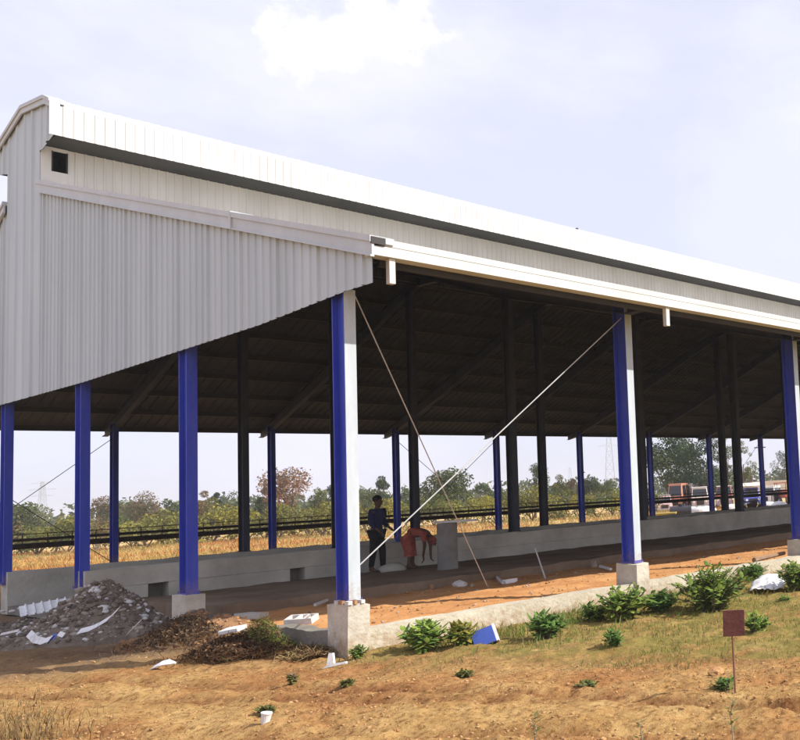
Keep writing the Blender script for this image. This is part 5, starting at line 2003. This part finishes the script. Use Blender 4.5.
# ------------------------------------------------------------------ light, sky
AZ = math.atan2(0.93, -0.65)        # direction the light travels on the ground: (-0.65, 0.93)
kx, ky = -0.65, 0.93
el = math.atan(1 / math.hypot(kx, ky))
sun_d = bpy.data.lights.new('sun', 'SUN')
sun_d.energy = 3.8
sun_d.angle = math.radians(0.55)
sun_d.color = (1.0, 0.955, 0.88)
sun = bpy.data.objects.new('sun', sun_d)
COL.objects.link(sun)
sun.rotation_euler = Vector((kx, ky, -1)).to_track_quat('-Z', 'Y').to_euler()
sun.location = (20, -30, 40)
w = bpy.data.worlds.new('World')
S.world = w
w.use_nodes = True
nt = w.node_tree
bg = nt.nodes['Background']
sky = nt.nodes.new('ShaderNodeTexSky')
sky.sky_type = 'NISHITA'
sky.sun_disc = False
sky.sun_elevation = el
sky.sun_rotation = math.atan2(-kx, -ky)      # towards the sun: (0.65,-0.93); rotation 0 is +Y, clockwise
sky.air_density = 1.0
sky.dust_density = 3.0
sky.ozone_density = 2.0
sky.altitude = 200
# thin high cloud over the sky, and one puff above the shed
tc = nt.nodes.new('ShaderNodeTexCoord')


def wn(t, **k):
    n = nt.nodes.new(t)
    for a, b in k.items(): setattr(n, a, b)
    return n


cmap = wn('ShaderNodeMapping')
cmap.inputs['Scale'].default_value = (1, 1, 2.4)
nt.links.new(tc.outputs['Generated'], cmap.inputs['Vector'])
cn = wn('ShaderNodeTexNoise')
cn.inputs['Scale'].default_value = 2.6
cn.inputs['Detail'].default_value = 7
cn.inputs['Roughness'].default_value = 0.58
nt.links.new(cmap.outputs['Vector'], cn.inputs['Vector'])
cr = wn('ShaderNodeMapRange', interpolation_type='SMOOTHSTEP')
cr.inputs['From Min'].default_value = 0.40
cr.inputs['From Max'].default_value = 0.72
cr.inputs['To Min'].default_value = 0.70
cr.inputs['To Max'].default_value = 0.97
nt.links.new(cn.outputs['Fac'], cr.inputs['Value'])
# the puff
fac = cr.outputs['Result']


def puff(px, py, rad, strength, fac):
    d = ray(px, py).normalized()
    vm = wn('ShaderNodeVectorMath', operation='DISTANCE')
    vm.inputs[1].default_value = d
    nm = wn('ShaderNodeVectorMath', operation='NORMALIZE')
    nt.links.new(tc.outputs['Generated'], nm.inputs[0])
    pn = wn('ShaderNodeTexNoise')
    pn.inputs['Scale'].default_value = 16.0
    pn.inputs['Detail'].default_value = 8
    pn.inputs['Roughness'].default_value = 0.6
    nt.links.new(nm.outputs[0], pn.inputs['Vector'])
    sub_ = wn('ShaderNodeVectorMath', operation='MULTIPLY_ADD')
    nt.links.new(pn.outputs['Color'], sub_.inputs[0])
    sub_.inputs[1].default_value = (0.14, 0.14, 0.14)
    ad = wn('ShaderNodeVectorMath', operation='ADD')
    nt.links.new(nm.outputs[0], sub_.inputs[2])
    nt.links.new(sub_.outputs[0], ad.inputs[0])
    ad.inputs[1].default_value = (-0.07, -0.07, -0.07)
    nt.links.new(ad.outputs[0], vm.inputs[0])
    mr = wn('ShaderNodeMapRange', interpolation_type='SMOOTHSTEP')
    mr.inputs['From Min'].default_value = rad
    mr.inputs['From Max'].default_value = rad * 0.5
    mr.inputs['To Max'].default_value = strength
    nt.links.new(vm.outputs['Value'], mr.inputs['Value'])
    mx = wn('ShaderNodeMath', operation='MAXIMUM')
    nt.links.new(fac, mx.inputs[0])
    nt.links.new(mr.outputs['Result'], mx.inputs[1])
    return mx.outputs[0]


pf = None
zero = wn('ShaderNodeValue')
zero.outputs[0].default_value = 0.0
pf = zero.outputs[0]
for px, py, rad, st_ in ((q[0] + (9 if q[0] < 500 else 0), q[1] - 2, q[2] * 0.96, q[3]) for q in ((296, 38, 0.036, 0.75), (322, 50, 0.040, 0.8), (352, 42, 0.046, 0.8), (388, 30, 0.048, 0.85), (412, 18, 0.040, 0.8), (352, 12, 0.030, 0.5), (790, 190, 0.16, 0.2))):
    pf = puff(px, py, rad, st_, pf)
cmx = wn('ShaderNodeMixRGB')
nt.links.new(fac, cmx.inputs['Fac'])
nt.links.new(sky.outputs['Color'], cmx.inputs['Color1'])
cmx.inputs['Color2'].default_value = (5.05, 5.05, 6.3, 1)
cm2 = wn('ShaderNodeMixRGB')
nt.links.new(pf, cm2.inputs['Fac'])
nt.links.new(cmx.outputs['Color'], cm2.inputs['Color1'])
cm2.inputs['Color2'].default_value = (5.9, 5.9, 6.1, 1)
cmx = cm2
nt.links.new(cmx.outputs['Color'], bg.inputs['Color'])
bg.inputs['Strength'].default_value = 0.112

vs_ = S.view_settings
S.display_settings.display_device = 'sRGB'
vs_.view_transform = 'Standard'
vs_.look = 'None'
vs_.exposure = 0.82
vs_.gamma = 1.0
vs_.use_curve_mapping = False
S.cycles.max_bounces = 6
S.cycles.diffuse_bounces = 4
S.cycles.use_adaptive_sampling = True
S.cycles.use_denoising = True
